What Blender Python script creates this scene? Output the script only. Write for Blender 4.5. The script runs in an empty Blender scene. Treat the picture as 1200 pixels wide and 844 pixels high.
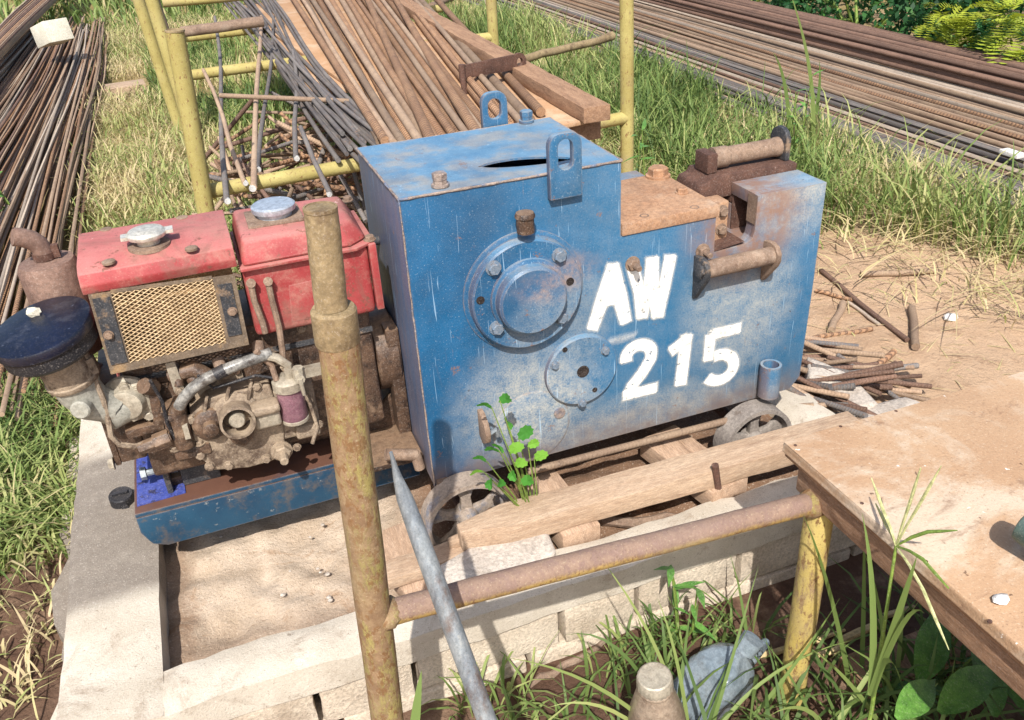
import bpy, bmesh, math, random
import numpy as np
from mathutils import Vector, Matrix, Quaternion

scene = bpy.context.scene
COL = scene.collection
random.seed(7)
RNG = np.random.default_rng(11)

# ---------------------------------------------------------------- camera
CAM = np.array([-.3215, -1.5, 1.5125])
YAW, PITCH, ROLL = [math.radians(a) for a in (18.95, 29.98, -3.63)]
FPX = 1041.6                      # focal length for a 1200 px wide frame
_f = np.array([math.sin(YAW) * math.cos(PITCH), math.cos(YAW) * math.cos(PITCH), -math.sin(PITCH)])
_r = np.array([math.cos(YAW), -math.sin(YAW), 0.])
_u = np.cross(_r, _f)
CR = _r * math.cos(ROLL) + _u * math.sin(ROLL)
CU = -_r * math.sin(ROLL) + _u * math.cos(ROLL)
cam_data = bpy.data.cameras.new('camera')
cam_data.sensor_width = 36.0
cam_data.lens = FPX / 1200 * 36
cam_data.clip_start = .05
cam_data.clip_end = 900
cam = bpy.data.objects.new('camera', cam_data)
COL.objects.link(cam)
cam.matrix_world = Matrix(((CR[0], CU[0], -_f[0], CAM[0]), (CR[1], CU[1], -_f[1], CAM[1]),
                           (CR[2], CU[2], -_f[2], CAM[2]), (0, 0, 0, 1)))
scene.camera = cam

# ---------------------------------------------------------------- sky, sun, exposure
SUN_TO = Vector((-.42, -1.0, 1.25)).normalized()          # direction towards the sun
elev = math.asin(SUN_TO.z)
azim = math.atan2(SUN_TO.x, SUN_TO.y)                     # from +Y towards +X
world = bpy.data.worlds.new('World')
scene.world = world
world.use_nodes = True
wn = world.node_tree
wn.nodes.clear()
sky = wn.nodes.new('ShaderNodeTexSky')
sky.sky_type = 'NISHITA'
sky.sun_disc = False
sky.sun_elevation = elev
sky.sun_rotation = azim
sky.air_density = 1.0
sky.dust_density = 2.5
sky.ozone_density = 1.0
bg = wn.nodes.new('ShaderNodeBackground')
bg.inputs['Strength'].default_value = .13
wo = wn.nodes.new('ShaderNodeOutputWorld')
wn.links.new(sky.outputs['Color'], bg.inputs['Color'])
wn.links.new(bg.outputs['Background'], wo.inputs['Surface'])
sun_data = bpy.data.lights.new('sun', 'SUN')
sun_data.energy = 4.6
sun_data.angle = math.radians(.6)
sun_data.color = (1.0, .965, .91)
sun = bpy.data.objects.new('sun', sun_data)
COL.objects.link(sun)
sun.rotation_euler = SUN_TO.to_track_quat('Z', 'Y').to_euler()
sun.location = (-2, -4, 6)
vs = scene.view_settings
vs.view_transform = 'Standard'
vs.look = 'None'
vs.gamma = 1.0
vs.use_curve_mapping = False
vs.exposure = .48
scene.cycles.max_bounces = 6
scene.cycles.use_denoising = True


def ray(px, py):
    return _f + CR * ((px - 600) / FPX) - CU * ((py - 422) / FPX)


def on_z(px, py, z):
    """world point at height z seen at a place of the survey photograph"""
    d = ray(px, py)
    return CAM + d * ((z - CAM[2]) / d[2])


def on_y(px, py, y):
    d = ray(px, py)
    return CAM + d * ((y - CAM[1]) / d[1])


def on_x(px, py, x):
    d = ray(px, py)
    return CAM + d * ((x - CAM[0]) / d[0])


# ---------------------------------------------------------------- mesh helpers
def vec(*a):
    return np.array(a, float)


def frame(d):
    d = np.asarray(d, float)
    d = d / np.linalg.norm(d)
    a = vec(0, 0, 1) if abs(d[2]) < .9 else vec(1, 0, 0)
    x = np.cross(a, d)
    x /= np.linalg.norm(x)
    return x, np.cross(d, x), d


class B:
    """collects shapes in world space, then links them as one mesh object"""

    def __init__(s):
        s.v, s.f, s.uv = [], [], []

    def add(s, v, f, uv=None):
        o = len(s.v)
        s.v += [tuple(p) for p in v]
        s.uv += list(uv) if uv is not None else [(0., 0.)] * len(v)
        s.f += [tuple(i + o for i in q) for q in f]
        return s

    def box(s, c, size, R=None, taper=1.0):
        c = np.asarray(c, float)
        h = np.asarray(size, float) / 2
        v = []
        for z in (-1, 1):
            k = taper if z > 0 else 1
            for x, y in ((-1, -1), (1, -1), (1, 1), (-1, 1)):
                p = vec(x * h[0] * k, y * h[1] * k, z * h[2])
                v.append(c + (R @ p if R is not None else p))
        return s.add(v, [(3, 2, 1, 0), (4, 5, 6, 7), (0, 1, 5, 4), (1, 2, 6, 5), (2, 3, 7, 6), (3, 0, 4, 7)])

    def box2(s, a, b):
        a = np.asarray(a, float); b = np.asarray(b, float)
        return s.box((a + b) / 2, np.abs(b - a))

    def tube(s, pts, r, n=10, caps=True, start=0.):
        pts = [np.asarray(p, float) for p in pts]
        m = len(pts)
        rr = [r] * m if np.isscalar(r) else list(r)
        L = start
        v, uv = [], []
        X = None
        for i, p in enumerate(pts):
            d = (pts[min(i + 1, m - 1)] - pts[max(i - 1, 0)])
            x, y, d = frame(d)
            if X is not None:
                x = X - d * (X @ d)
                x /= np.linalg.norm(x)
                y = np.cross(d, x)
            X = x
            if i:
                L += np.linalg.norm(p - pts[i - 1])
            for k in range(n + 1):
                a = 2 * math.pi * k / n
                v.append(p + (x * math.cos(a) + y * math.sin(a)) * rr[i])
                uv.append((k / n, L))
        f = []
        w = n + 1
        for i in range(m - 1):
            for k in range(n):
                f.append((i * w + k, i * w + k + 1, (i + 1) * w + k + 1, (i + 1) * w + k))
        s.add(v, f, uv)
        if caps:
            for i, e in ((0, -1), (m - 1, 1)):
                if rr[i] > 1e-5:
                    ring = [v[i * w + k] for k in range(n)]
                    s.add(ring, [tuple(range(n))[::e]], [(.5, -1.)] * n)
        return s

    def cyl(s, p0, p1, r0, r1=None, n=16, caps=True):
        return s.tube([p0, p1], [r0, r0 if r1 is None else r1], n, caps)

    def lathe(s, prof, c, axis=(0, 0, 1), n=24):
        """prof: list of (radius, height) along axis from c"""
        x, y, d = frame(axis)
        c = np.asarray(c, float)
        v, uv = [], []
        for r, h in prof:
            for k in range(n):
                a = 2 * math.pi * k / n
                v.append(c + d * h + (x * math.cos(a) + y * math.sin(a)) * max(r, 1e-4))
                uv.append((k / n, h))
        f = []
        for i in range(len(prof) - 1):
            for k in range(n):
                k2 = (k + 1) % n
                f.append((i * n + k, i * n + k2, (i + 1) * n + k2, (i + 1) * n + k))
        f.append(tuple(range(n))[::-1])
        f.append(tuple((len(prof) - 1) * n + k for k in range(n)))
        return s.add(v, f, uv)

    def prism(s, poly, p_of, d0, d1):
        """poly: 2-D outline; p_of(a, b, d) gives the world point"""
        n = len(poly)
        v = [p_of(a, b, d0) for a, b in poly] + [p_of(a, b, d1) for a, b in poly]
        f = [tuple(range(n)), tuple(range(2 * n - 1, n - 1, -1))]
        f += [(i, i + n, (i + 1) % n + n, (i + 1) % n) for i in range(n)]
        return s.add(v, f)

    def xz(s, poly, y0, y1):
        return s.prism(poly, lambda a, b, d: (a, d, b), y0, y1)

    def yz(s, poly, x0, x1):
        return s.prism(poly, lambda a, b, d: (d, a, b), x0, x1)

    def xy(s, poly, z0, z1):
        return s.prism(poly, lambda a, b, d: (a, b, d), z0, z1)

    def ball(s, c, r, n=12, m=8, squash=(1, 1, 1)):
        c = np.asarray(c, float)
        v, f = [], []
        for i in range(m + 1):
            t = math.pi * i / m
            for k in range(n):
                a = 2 * math.pi * k / n
                v.append(c + r * vec(math.sin(t) * math.cos(a) * squash[0], math.sin(t) * math.sin(a) * squash[1], math.cos(t) * squash[2]))
        for i in range(m):
            for k in range(n):
                k2 = (k + 1) % n
                f.append((i * n + k, (i + 1) * n + k, (i + 1) * n + k2, i * n + k2))
        return s.add(v, f)

    def mesh(s, name, off=(0, 0, 0), bevel=0, seg=2, sharp=38, rough=0, rseed=0, cuts=0):
        me = bpy.data.meshes.new(name)
        off = np.asarray(off, float)
        V = np.array(s.v, float) - off
        me.from_pydata([tuple(p) for p in V], [], s.f)
        bm = bmesh.new()
        bm.from_mesh(me)
        uvl = bm.loops.layers.uv.new('UVMap')
        bm.verts.ensure_lookup_table()
        for fc in bm.faces:
            for lp in fc.loops:
                lp[uvl].uv = s.uv[lp.vert.index]
        bmesh.ops.remove_doubles(bm, verts=bm.verts, dist=1e-6)
        bmesh.ops.recalc_face_normals(bm, faces=bm.faces)
        if cuts:
            bmesh.ops.subdivide_edges(bm, edges=bm.edges[:], cuts=cuts, use_grid_fill=True)
        if bevel:
            es = [e for e in bm.edges if len(e.link_faces) == 2 and e.calc_face_angle(0) > math.radians(30)]
            bmesh.ops.bevel(bm, geom=es, offset=bevel, segments=seg, affect='EDGES', profile=.6, clamp_overlap=True)
        if rough:
            rg = random.Random(rseed)
            for vt in bm.verts:
                vt.co += Vector((rg.uniform(-1, 1), rg.uniform(-1, 1), rg.uniform(-1, 1))) * rough
        for e in bm.edges:
            e.smooth = len(e.link_faces) == 2 and e.calc_face_angle(0) < math.radians(sharp)
        for fc in bm.faces:
            fc.smooth = True
        bm.to_mesh(me)
        bm.free()
        return me

    def build(s, name, mat, parent=None, **kw):
        off = root_loc(parent) if parent is not None else vec(0, 0, 0)
        o = bpy.data.objects.new(name, s.mesh(name, off, **kw))
        o.data.materials.append(mat)
        COL.objects.link(o)
        if parent is not None:
            o.parent = parent
        return o

    def thing(s, name, mat, label, cat, group=None, **kw):
        """a thing of one mesh; its origin sits at the middle of its base"""
        V = np.array(s.v)
        off = vec((V[:, 0].min() + V[:, 0].max()) / 2, (V[:, 1].min() + V[:, 1].max()) / 2, V[:, 2].min())
        o = bpy.data.objects.new(name, s.mesh(name, off, **kw))
        o.location = off
        o.data.materials.append(mat)
        COL.objects.link(o)
        return tag(o, label, cat, group)


def root_loc(o):
    p = vec(0, 0, 0)
    while o is not None:
        p = p + np.array(o.location)
        o = o.parent
    return p


def tag(o, label=None, cat=None, group=None, kind=None):
    if label: o['label'] = label
    if cat: o['category'] = cat
    if group: o['group'] = group
    if kind: o['kind'] = kind
    return o


def empty(name, loc, label=None, cat=None, group=None):
    o = bpy.data.objects.new(name, None)
    o.empty_display_size = .05
    o.location = tuple(float(x) for x in loc)
    COL.objects.link(o)
    return tag(o, label, cat, group)


def place(name, me, mat, loc, axis=(0, 0, 1), scale=1., parent=None, spin=0.):
    """an object that shares mesh data; its local Z is turned to axis"""
    o = bpy.data.objects.new(name, me)
    if not me.materials:
        me.materials.append(mat)
    COL.objects.link(o)
    base = root_loc(parent) if parent is not None else vec(0, 0, 0)
    o.location = tuple(np.asarray(loc, float) - base)
    q = Vector(axis).normalized().to_track_quat('Z', 'Y') @ Quaternion((0, 0, 1), spin)
    o.rotation_mode = 'QUATERNION'
    o.rotation_quaternion = q
    o.scale = (scale,) * 3 if np.isscalar(scale) else scale
    if parent is not None:
        o.parent = parent
    return o


def S(r, g, b, k=1.0):
    """8-bit photograph colour to linear"""
    return tuple(((c / 255 / 12.92) if c / 255 <= .04045 else ((c / 255 + .055) / 1.055) ** 2.4) * k for c in (r, g, b)) + (1.,)


# ---------------------------------------------------------------- material helpers
class N:
    """a material's node tree with short-hands"""

    def __init__(s, name, coord='Object', offset=None, rand=False):
        s.m = bpy.data.materials.new(name)
        s.m.use_nodes = True
        s.t = s.m.node_tree
        s.t.nodes.clear()
        s.out = s.new('ShaderNodeOutputMaterial')
        s.bs = s.new('ShaderNodeBsdfPrincipled')
        s.link(s.bs.outputs[0], s.out.inputs['Surface'])
        tc = s.new('ShaderNodeTexCoord')
        s.tc = tc
        s.P = tc.outputs[coord]
        if rand:
            oi = s.new('ShaderNodeObjectInfo')
            ml = s.new('ShaderNodeMath'); ml.operation = 'MULTIPLY'
            s.link(oi.outputs['Random'], ml.inputs[0]); ml.inputs[1].default_value = 37.
            s.rnd = oi.outputs['Random']
            ad = s.new('ShaderNodeVectorMath'); ad.operation = 'ADD'
            s.link(s.P, ad.inputs[0]); s.link(ml.outputs[0], ad.inputs[1])
            s.P = ad.outputs[0]
        if offset is not None:
            ad = s.new('ShaderNodeVectorMath'); ad.operation = 'ADD'
            s.link(s.P, ad.inputs[0]); ad.inputs[1].default_value = offset
            s.P = ad.outputs[0]
        g = s.new('ShaderNodeNewGeometry')
        s.geo = g

    def new(s, t):
        return s.t.nodes.new(t)

    def link(s, a, b):
        s.t.links.new(a, b)

    def set(s, inp, val):
        if hasattr(val, 'is_output') or isinstance(val, bpy.types.NodeSocket):
            s.link(val, inp)
        else:
            inp.default_value = val

    def noise(s, scale, detail=4, rough=.6, vecscale=None, dist=0., P=None):
        n = s.new('ShaderNodeTexNoise')
        n.inputs['Scale'].default_value = scale
        n.inputs['Detail'].default_value = detail
        n.inputs['Roughness'].default_value = rough
        n.inputs['Distortion'].default_value = dist
        P = P or s.P
        if vecscale:
            mp = s.new('ShaderNodeMapping')
            mp.inputs['Scale'].default_value = vecscale
            s.link(P, mp.inputs['Vector'])
            P = mp.outputs[0]
        s.link(P, n.inputs['Vector'])
        return n.outputs['Fac']

    def vor(s, scale, feature='F1', out='Distance', P=None):
        n = s.new('ShaderNodeTexVoronoi')
        n.feature = feature
        n.inputs['Scale'].default_value = scale
        s.link(P or s.P, n.inputs['Vector'])
        return n.outputs[out]

    def ramp(s, fac, a, b, lo=0., hi=1., smooth=True):
        n = s.new('ShaderNodeMapRange')
        n.interpolation_type = 'SMOOTHSTEP' if smooth else 'LINEAR'
        s.set(n.inputs[0], fac)
        n.inputs[1].default_value, n.inputs[2].default_value = a, b
        n.inputs[3].default_value, n.inputs[4].default_value = lo, hi
        return n.outputs[0]

    def mix(s, fac, a, b, mode='MIX'):
        n = s.new('ShaderNodeMix')
        n.data_type = 'RGBA'
        n.blend_type = mode
        s.set(n.inputs[0], fac)
        s.set(n.inputs[6], a)
        s.set(n.inputs[7], b)
        return n.outputs[2]

    def math(s, op, a, b=0.):
        n = s.new('ShaderNodeMath')
        n.operation = op
        s.set(n.inputs[0], a)
        s.set(n.inputs[1], b)
        return n.outputs[0]

    def sep(s, v):
        n = s.new('ShaderNodeSeparateXYZ')
        s.link(v, n.inputs[0])
        return n.outputs

    def blob(s, c, r0, r1, scale=(1, 1, 1)):
        """1 inside r0, fading to 0 at r1, round point c of the coordinate space"""
        sb = s.new('ShaderNodeVectorMath'); sb.operation = 'SUBTRACT'
        s.link(s.P, sb.inputs[0]); sb.inputs[1].default_value = c
        ml = s.new('ShaderNodeVectorMath'); ml.operation = 'MULTIPLY'
        s.link(sb.outputs[0], ml.inputs[0]); ml.inputs[1].default_value = scale
        ln = s.new('ShaderNodeVectorMath'); ln.operation = 'LENGTH'
        s.link(ml.outputs[0], ln.inputs[0])
        return s.ramp(ln.outputs['Value'], r0, r1, 1., 0.)

    def bump(s, h, strength=.3, dist=.002, prev=None):
        n = s.new('ShaderNodeBump')
        n.inputs['Strength'].default_value = strength
        n.inputs['Distance'].default_value = dist
        s.link(h, n.inputs['Height'])
        if prev is not None:
            s.link(prev, n.inputs['Normal'])
        return n.outputs[0]

    def edge(s, radius=.005, lo=.02, hi=.25):
        """1 on worn corners: where a rounded normal leaves the true one"""
        bv = s.new('ShaderNodeBevel')
        bv.samples = 4
        bv.inputs['Radius'].default_value = radius
        d = s.new('ShaderNodeVectorMath'); d.operation = 'DOT_PRODUCT'
        s.link(bv.outputs[0], d.inputs[0]); s.link(s.geo.outputs['Normal'], d.inputs[1])
        return s.ramp(s.math('SUBTRACT', 1., d.outputs['Value']), lo, hi)

    def done(s, color, rough=.7, metal=0., normal=None, spec=.4):
        s.set(s.bs.inputs['Base Color'], color)
        s.set(s.bs.inputs['Roughness'], rough)
        s.set(s.bs.inputs['Metallic'], metal)
        s.bs.inputs['Specular IOR Level'].default_value = spec
        if normal is not None:
            s.link(normal, s.bs.inputs['Normal'])
        return s.m


def surf(name, c1, c2, scale=8., rough=.75, metal=0., spots=(), bump=.35, bscale=120., bdist=.0015, grain=.35, up=None, rand=False, vecscale=None, spec=.35, grit=.45):
    """two tones of one colour, finer grain, stains on top of it, and fine relief"""
    n = N(name, rand=rand)
    c = n.mix(n.ramp(n.noise(scale, 5, .65, vecscale), .3, .7), c1, c2)
    g = n.noise(bscale, 3, .7, vecscale)
    if grain:
        c = n.mix(grain, c, n.mix(1., c, n.mix(n.ramp(g, .25, .75), (.3, .3, .3, 1), (1.7, 1.7, 1.7, 1)), 'MULTIPLY'))
    for col, sc, lo, hi, amt in spots:
        c = n.mix(n.ramp(n.noise(sc, 6, .7, vecscale), lo, hi, 0., amt), c, col)
    if grit:
        gn = n.noise(330., 3, .75)
        c = n.mix(n.ramp(gn, .54, .72, 0., grit), c, n.mix(.55, c, (.62, .56, .50, 1)))
        c = n.mix(n.ramp(gn, .46, .30, 0., grit), c, n.mix(1., c, (.38, .35, .33, 1), 'MULTIPLY'))
    if up is not None:
        nz = n.sep(n.geo.outputs['Normal'])[2]
        k = n.math('MULTIPLY', n.ramp(nz, .45, .95), n.ramp(n.noise(scale * 3, 5, .7), .25, .65, up[1] * .35, up[1]))
        c = n.mix(k, c, up[0])
    h = n.math('ADD', n.noise(bscale, 4, .7, vecscale), n.noise(scale * 3, 4, .6, vecscale))
    return n.done(c, rough, metal, n.bump(h, bump, bdist), spec)

# ---------------------------------------------------------------- materials
DUST = S(186, 165, 146)
MT = {}
MT['rust'] = surf('rusty_steel', S(112, 92, 78), S(136, 114, 96), 14, .85, .0, [(S(84, 62, 50), 30, .55, .7, .7), (S(168, 150, 132), 9, .52, .75, .6)], bump=.4, rand=True)
MT['rust_dark'] = surf('dark_rusty_steel', S(74, 52, 44), S(98, 70, 58), 18, .8, .1, [(S(122, 92, 76), 40, .55, .75, .6)], bump=.4, rand=True)
MT['rust_orange'] = surf('orange_rust_plate', S(150, 112, 84), S(166, 132, 104), 12, .85, 0, [(S(120, 96, 80), 26, .5, .7, .6), (S(186, 164, 142), 9, .52, .72, .6)], bump=.3)
MT['iron_oily'] = surf('oily_cast_iron', S(64, 48, 38), S(94, 72, 56), 22, .5, .0, [(S(38, 28, 23), 26, .48, .64, .9), (S(140, 116, 94), 14, .54, .70, .7)], bump=.6, bscale=160, bdist=.002, up=(S(146, 120, 96), .6), rand=True, spec=.45)
MT['iron_dusty'] = surf('dusty_cast_cover', S(120, 104, 88), S(150, 134, 114), 18, .75, .0, [(S(66, 50, 40), 22, .48, .66, .85)], bump=.7, bscale=190, bdist=.002, up=(S(170, 150, 126), .4), rand=True)
MT['alu_dirty'] = surf('dirty_aluminium', S(150, 140, 124), S(176, 168, 150), 14, .55, .25, [(S(96, 80, 64), 30, .55, .7, .6)], bump=.3)
MT['silver'] = surf('worn_silver', S(196, 192, 180), S(216, 212, 200), 20, .4, .5, [(S(140, 124, 100), 40, .56, .7, .6)], bump=.2)
MT['galvanised'] = surf('galvanised_pipe', S(118, 126, 134), S(152, 158, 160), 26, .5, .45, [(S(112, 88, 72), 16, .56, .72, .8), (S(190, 184, 170), 60, .6, .75, .6)], bump=.25, vecscale=(1, 1, .35))
MT['black'] = surf('black_plastic', S(26, 26, 30), S(40, 40, 44), 12, .5, 0, [(S(110, 100, 92), 70, .6, .75, .5)], bump=.2, up=(S(96, 90, 86), .25))
MT['black_steel'] = surf('worn_black_paint', S(44, 47, 52), S(66, 66, 68), 18, .6, 0, [(S(140, 116, 92), 24, .54, .68, .75)], bump=.3)
MT['rubber'] = surf('clear_dirty_hose', S(86, 84, 82), S(150, 148, 142), 30, .3, .1, [(S(60, 50, 44), 24, .5, .65, .7)], bump=.2, vecscale=(1, 1, 1))
MT['wood'] = surf('dusty_timber', S(158, 132, 108), S(178, 154, 130), 6, .9, 0, [(S(132, 106, 86), 10, .52, .7, .6), (S(206, 186, 164), 30, .58, .75, .5)], bump=.5, bscale=60, vecscale=(1, 7, 7), rand=True)
MT['wood_y'] = surf('dusty_timber_plank', S(160, 132, 108), S(182, 154, 130), 6, .9, 0, [(S(122, 98, 80), 10, .52, .7, .6), (S(204, 184, 162), 30, .58, .75, .5)], bump=.5, bscale=60, vecscale=(7, 1, 7), rand=True)
MT['wood_brown'] = surf('brown_timber', S(134, 102, 78), S(160, 126, 98), 8, .9, 0, [(S(98, 72, 56), 12, .52, .7, .6)], bump=.5, bscale=60, vecscale=(7, 1, 7), rand=True)
MT['plywood'] = surf('dusty_plywood', S(170, 132, 98), S(186, 150, 116), 3.2, .85, 0, [(S(196, 172, 146), 5, .48, .7, .8), (S(136, 102, 78), 7, .54, .70, .6), (S(120, 88, 66), 30, .6, .72, .5), (S(226, 218, 206), 11, .66, .74, .8)], bump=.25, bscale=220, grain=.25)
def board_mat():
    n = N('weathered_board')
    c = n.mix(n.ramp(n.noise(2.6, 6, .65), .3, .7), S(166, 132, 102), S(186, 154, 122))
    c = n.mix(n.ramp(n.noise(5, 6, .7, None, .6), .44, .62, 0, .85), c, S(198, 180, 158))
    c = n.mix(n.ramp(n.noise(6, 6, .75, (1, 1.6, 1), .8), .54, .66, 0, .7), c, S(132, 102, 80))
    c = n.mix(n.ramp(n.noise(4.2, 7, .75, (1, 1.6, 1), .4), .655, .70, 0, .85), c, S(220, 210, 196))
    gn = n.noise(260, 3, .75)
    c = n.mix(n.ramp(gn, .57, .74, 0, .5), c, S(216, 200, 178))
    c = n.mix(n.ramp(gn, .43, .28, 0, .55), c, S(100, 74, 56))
    c = n.mix(n.ramp(n.noise(48, 3, .6), .70, .73, 0, .9), c, S(230, 226, 216))
    c = n.mix(n.ramp(n.noise(40, 3, .6), .71, .74, 0, .8), c, S(90, 66, 50))
    h = n.math('ADD', n.noise(150, 5, .75), n.math('MULTIPLY', n.noise(14, 5, .7), 1.4))
    return n.done(c, .85, 0, n.bump(h, .5, .003), .3)


MT['board'] = board_mat()
MT['plyedge'] = surf('plywood_edge', S(140, 104, 76), S(172, 132, 98), 5, .9, 0, [(S(96, 70, 54), 30, .5, .65, .7)], bump=.5, bscale=50, vecscale=(1, 1, 30))
MT['concrete'] = surf('sunlit_concrete', S(186, 170, 152), S(208, 194, 176), 4, .92, 0, [(S(164, 140, 116), 7, .55, .72, .5), (S(226, 218, 206), 12, .6, .74, .5), (S(120, 100, 82), 60, .64, .74, .5)], bump=.75, bscale=130, bdist=.004)
MT['block'] = surf('concrete_block', S(180, 164, 144), S(204, 190, 170), 6, .95, 0, [(S(150, 132, 112), 5, .54, .7, .6), (S(110, 92, 74), 70, .62, .72, .6)], bump=.9, bscale=150, bdist=.004, rand=True)
MT['stone'] = surf('grey_concrete_lump', S(166, 154, 142), S(192, 182, 170), 9, .95, 0, [(S(130, 112, 96), 14, .55, .7, .5)], bump=.9, bscale=110, bdist=.004, rand=True)
MT['white'] = surf('white_block', S(196, 190, 172), S(212, 206, 190), 8, .9, 0, [(S(180, 166, 144), 14, .55, .7, .5)], bump=.4)
MT['paper'] = surf('white_scrap', S(204, 200, 194), S(222, 218, 212), 40, .9, 0, [(S(160, 146, 128), 60, .5, .7, .6)], bump=.4)
MT['pale_blue'] = surf('pale_blue_plastic', S(126, 140, 150), S(160, 170, 176), 10, .25, 0, [(S(104, 94, 82), 34, .56, .7, .6)], bump=.15, spec=.6, grit=.2)
MT['pale_blue'].node_tree.nodes['Principled BSDF'].inputs['Transmission Weight'].default_value = .35
MT['bottle'] = surf('dirty_bottle', S(130, 112, 96), S(156, 140, 122), 16, .35, .25, [(S(92, 74, 60), 24, .52, .7, .6)], bump=.2)
MT['green_tube'] = surf('green_painted_tube', S(64, 82, 78), S(92, 108, 100), 16, .5, .2, [(S(140, 128, 110), 30, .58, .72, .6)], bump=.2)
MT['bolt_blue'] = surf('dusty_blue_bolt', S(88, 108, 128), S(120, 128, 136), 40, .7, 0, [(S(112, 94, 80), 60, .5, .66, .7)], bump=.3)
MT['cap_blue'] = surf('pale_filler_cap', S(160, 172, 186), S(182, 190, 198), 10, .35, .5, [(S(150, 130, 108), 18, .6, .75, .6)], bump=.1)
MT['grille_rim'] = surf('grimy_grille_rim', S(92, 80, 68), S(116, 100, 82), 14, .8, 0, [(S(160, 130, 92), 24, .52, .7, .7)], bump=.3)
MT['elbow'] = surf('grey_cast_elbow', S(140, 138, 128), S(160, 158, 146), 9, .6, 0, [(S(104, 88, 70), 18, .55, .7, .7)], bump=.25)
MT['mesh_gold'] = surf('rusty_wire_mesh', S(164, 140, 106), S(186, 162, 126), 30, .8, 0, [(S(120, 86, 58), 50, .56, .7, .6)], bump=.2)
MT['core'] = surf('dusty_radiator_core', S(142, 114, 80), S(166, 136, 98), 9, .95, 0, [(S(70, 54, 38), 8, .52, .66, .9)], bump=.9, bscale=60, bdist=.006)
MT['purple'] = surf('fuel_bowl', S(112, 76, 88), S(136, 100, 108), 40, .3, 0, [(S(186, 170, 166), 120, .6, .72, .6)], bump=.1)
MT['filter_blue'] = surf('blue_black_lid', S(8, 12, 26), S(14, 21, 42), 9, .33, 0, [(S(120, 128, 146), 60, .62, .72, .5), (S(86, 88, 96), 7, .5, .7, .45)], bump=.15, spec=.6, grit=.12)
MT['muffler'] = surf('rusty_muffler', S(112, 88, 78), S(134, 108, 94), 10, .75, .1, [(S(84, 64, 56), 8, .5, .68, .7), (S(156, 134, 118), 30, .58, .74, .5)], bump=.25)
MT['stem'] = surf('green_stem', S(96, 120, 50), S(120, 140, 60), 20, .7)
MT['straw'] = surf('dry_straw', S(176, 152, 106), S(200, 178, 132), 20, .9, rand=True)
MT['leaf'] = surf('green_leaf', S(66, 108, 40), S(92, 136, 56), 40, .5, rand=True, bump=.15, spec=.5)


def grass_mat(name, cols, rough=.6, trans=.35):
    """blade colour from the per-blade tone stored in the mesh"""
    n = N(name)
    at = n.new('ShaderNodeAttribute')
    at.attribute_name = 'tone'
    rp = n.new('ShaderNodeValToRGB')
    el = rp.color_ramp.elements
    while len(el) < len(cols):
        el.new(.5)
    for i, (p, c) in enumerate(cols):
        el[i].position = p
        el[i].color = c
    n.link(at.outputs['Fac'], rp.inputs[0])
    n.done(rp.outputs[0], rough, 0, spec=.35)
    tr = n.new('ShaderNodeBsdfTranslucent')
    n.link(rp.outputs[0], tr.inputs['Color'])
    mx = n.new('ShaderNodeMixShader')
    mx.inputs[0].default_value = trans
    n.link(n.bs.outputs[0], mx.inputs[1])
    n.link(tr.outputs[0], mx.inputs[2])
    n.link(mx.outputs[0], n.out.inputs['Surface'])
    return n.m


MT['grass'] = grass_mat('grass_blades', [(0, S(80, 104, 52)), (.35, S(122, 142, 76)), (.62, S(166, 172, 108)), (.8, S(194, 182, 132)), (1., S(206, 188, 148))])
MT['bush'] = grass_mat('bush_leaves', [(0, S(22, 56, 30)), (.4, S(46, 92, 48)), (.7, S(84, 130, 56)), (1., S(170, 180, 70))])
MT['fern'] = grass_mat('compound_leaves', [(0, S(40, 110, 70)), (.5, S(92, 142, 58)), (1., S(182, 190, 66))])
MT['seedling'] = grass_mat('seedling_leaves', [(0, S(50, 110, 40)), (.5, S(78, 142, 52)), (1., S(130, 176, 62))])


def yellow_paint(name, rustiness, ya=S(152, 138, 80), yb=S(172, 160, 100), top=0.):
    n = N(name, rand=True)
    base = n.mix(n.ramp(n.noise(7, 4), .3, .7), ya, yb)
    drip = n.noise(48, 7, .8, (1, 1, .32))
    r = n.ramp(drip, .60 - rustiness, .74 - rustiness, 0, .9)
    rustc = n.mix(n.ramp(n.noise(40, 4), .35, .65), S(118, 90, 70), S(142, 114, 88))
    c = n.mix(r, base, rustc)
    dots = n.ramp(n.noise(95, 4, .7, (1, 1, .6)), .60 - rustiness * .35, .66 - rustiness * .35, 0, .85)
    c = n.mix(dots, c, S(118, 84, 52))
    c = n.mix(n.ramp(n.noise(5, 5, .6), .5, .72, 0, .6), c, S(150, 134, 102))
    if top:
        nz = n.sep(n.geo.outputs['Normal'])[2]
        tk = n.math('MULTIPLY', n.ramp(n.math('ADD', nz, n.math('MULTIPLY', n.noise(18, 5, .7), .8)), .15, .65), top)
        c = n.mix(tk, c, n.mix(n.noise(30, 5, .7), S(112, 90, 84), S(146, 122, 112)))
    gn = n.noise(300, 3, .75)
    c = n.mix(n.ramp(gn, .56, .74, 0, .4), c, S(196, 184, 150))
    c = n.mix(n.ramp(gn, .44, .28, 0, .5), c, S(84, 62, 46))
    h = n.math('ADD', n.math('MULTIPLY', r, -.6), n.noise(120, 4))
    return n.done(c, .75, 0, n.bump(h, .5, .002), .35)


MT['yellow'] = yellow_paint('yellow_paint_clean', .03)
MT['yellow_rusty'] = yellow_paint('yellow_paint_rusty', .21, S(136, 124, 72), S(156, 142, 86))
MT['yellow_post'] = yellow_paint('yellow_paint_half_rusted', .115, S(172, 150, 82), S(186, 166, 100))
MT['yellow_brown'] = yellow_paint('mostly_rusted_yellow_pipe', .13, S(156, 128, 74), S(170, 142, 84), .85)


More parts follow.
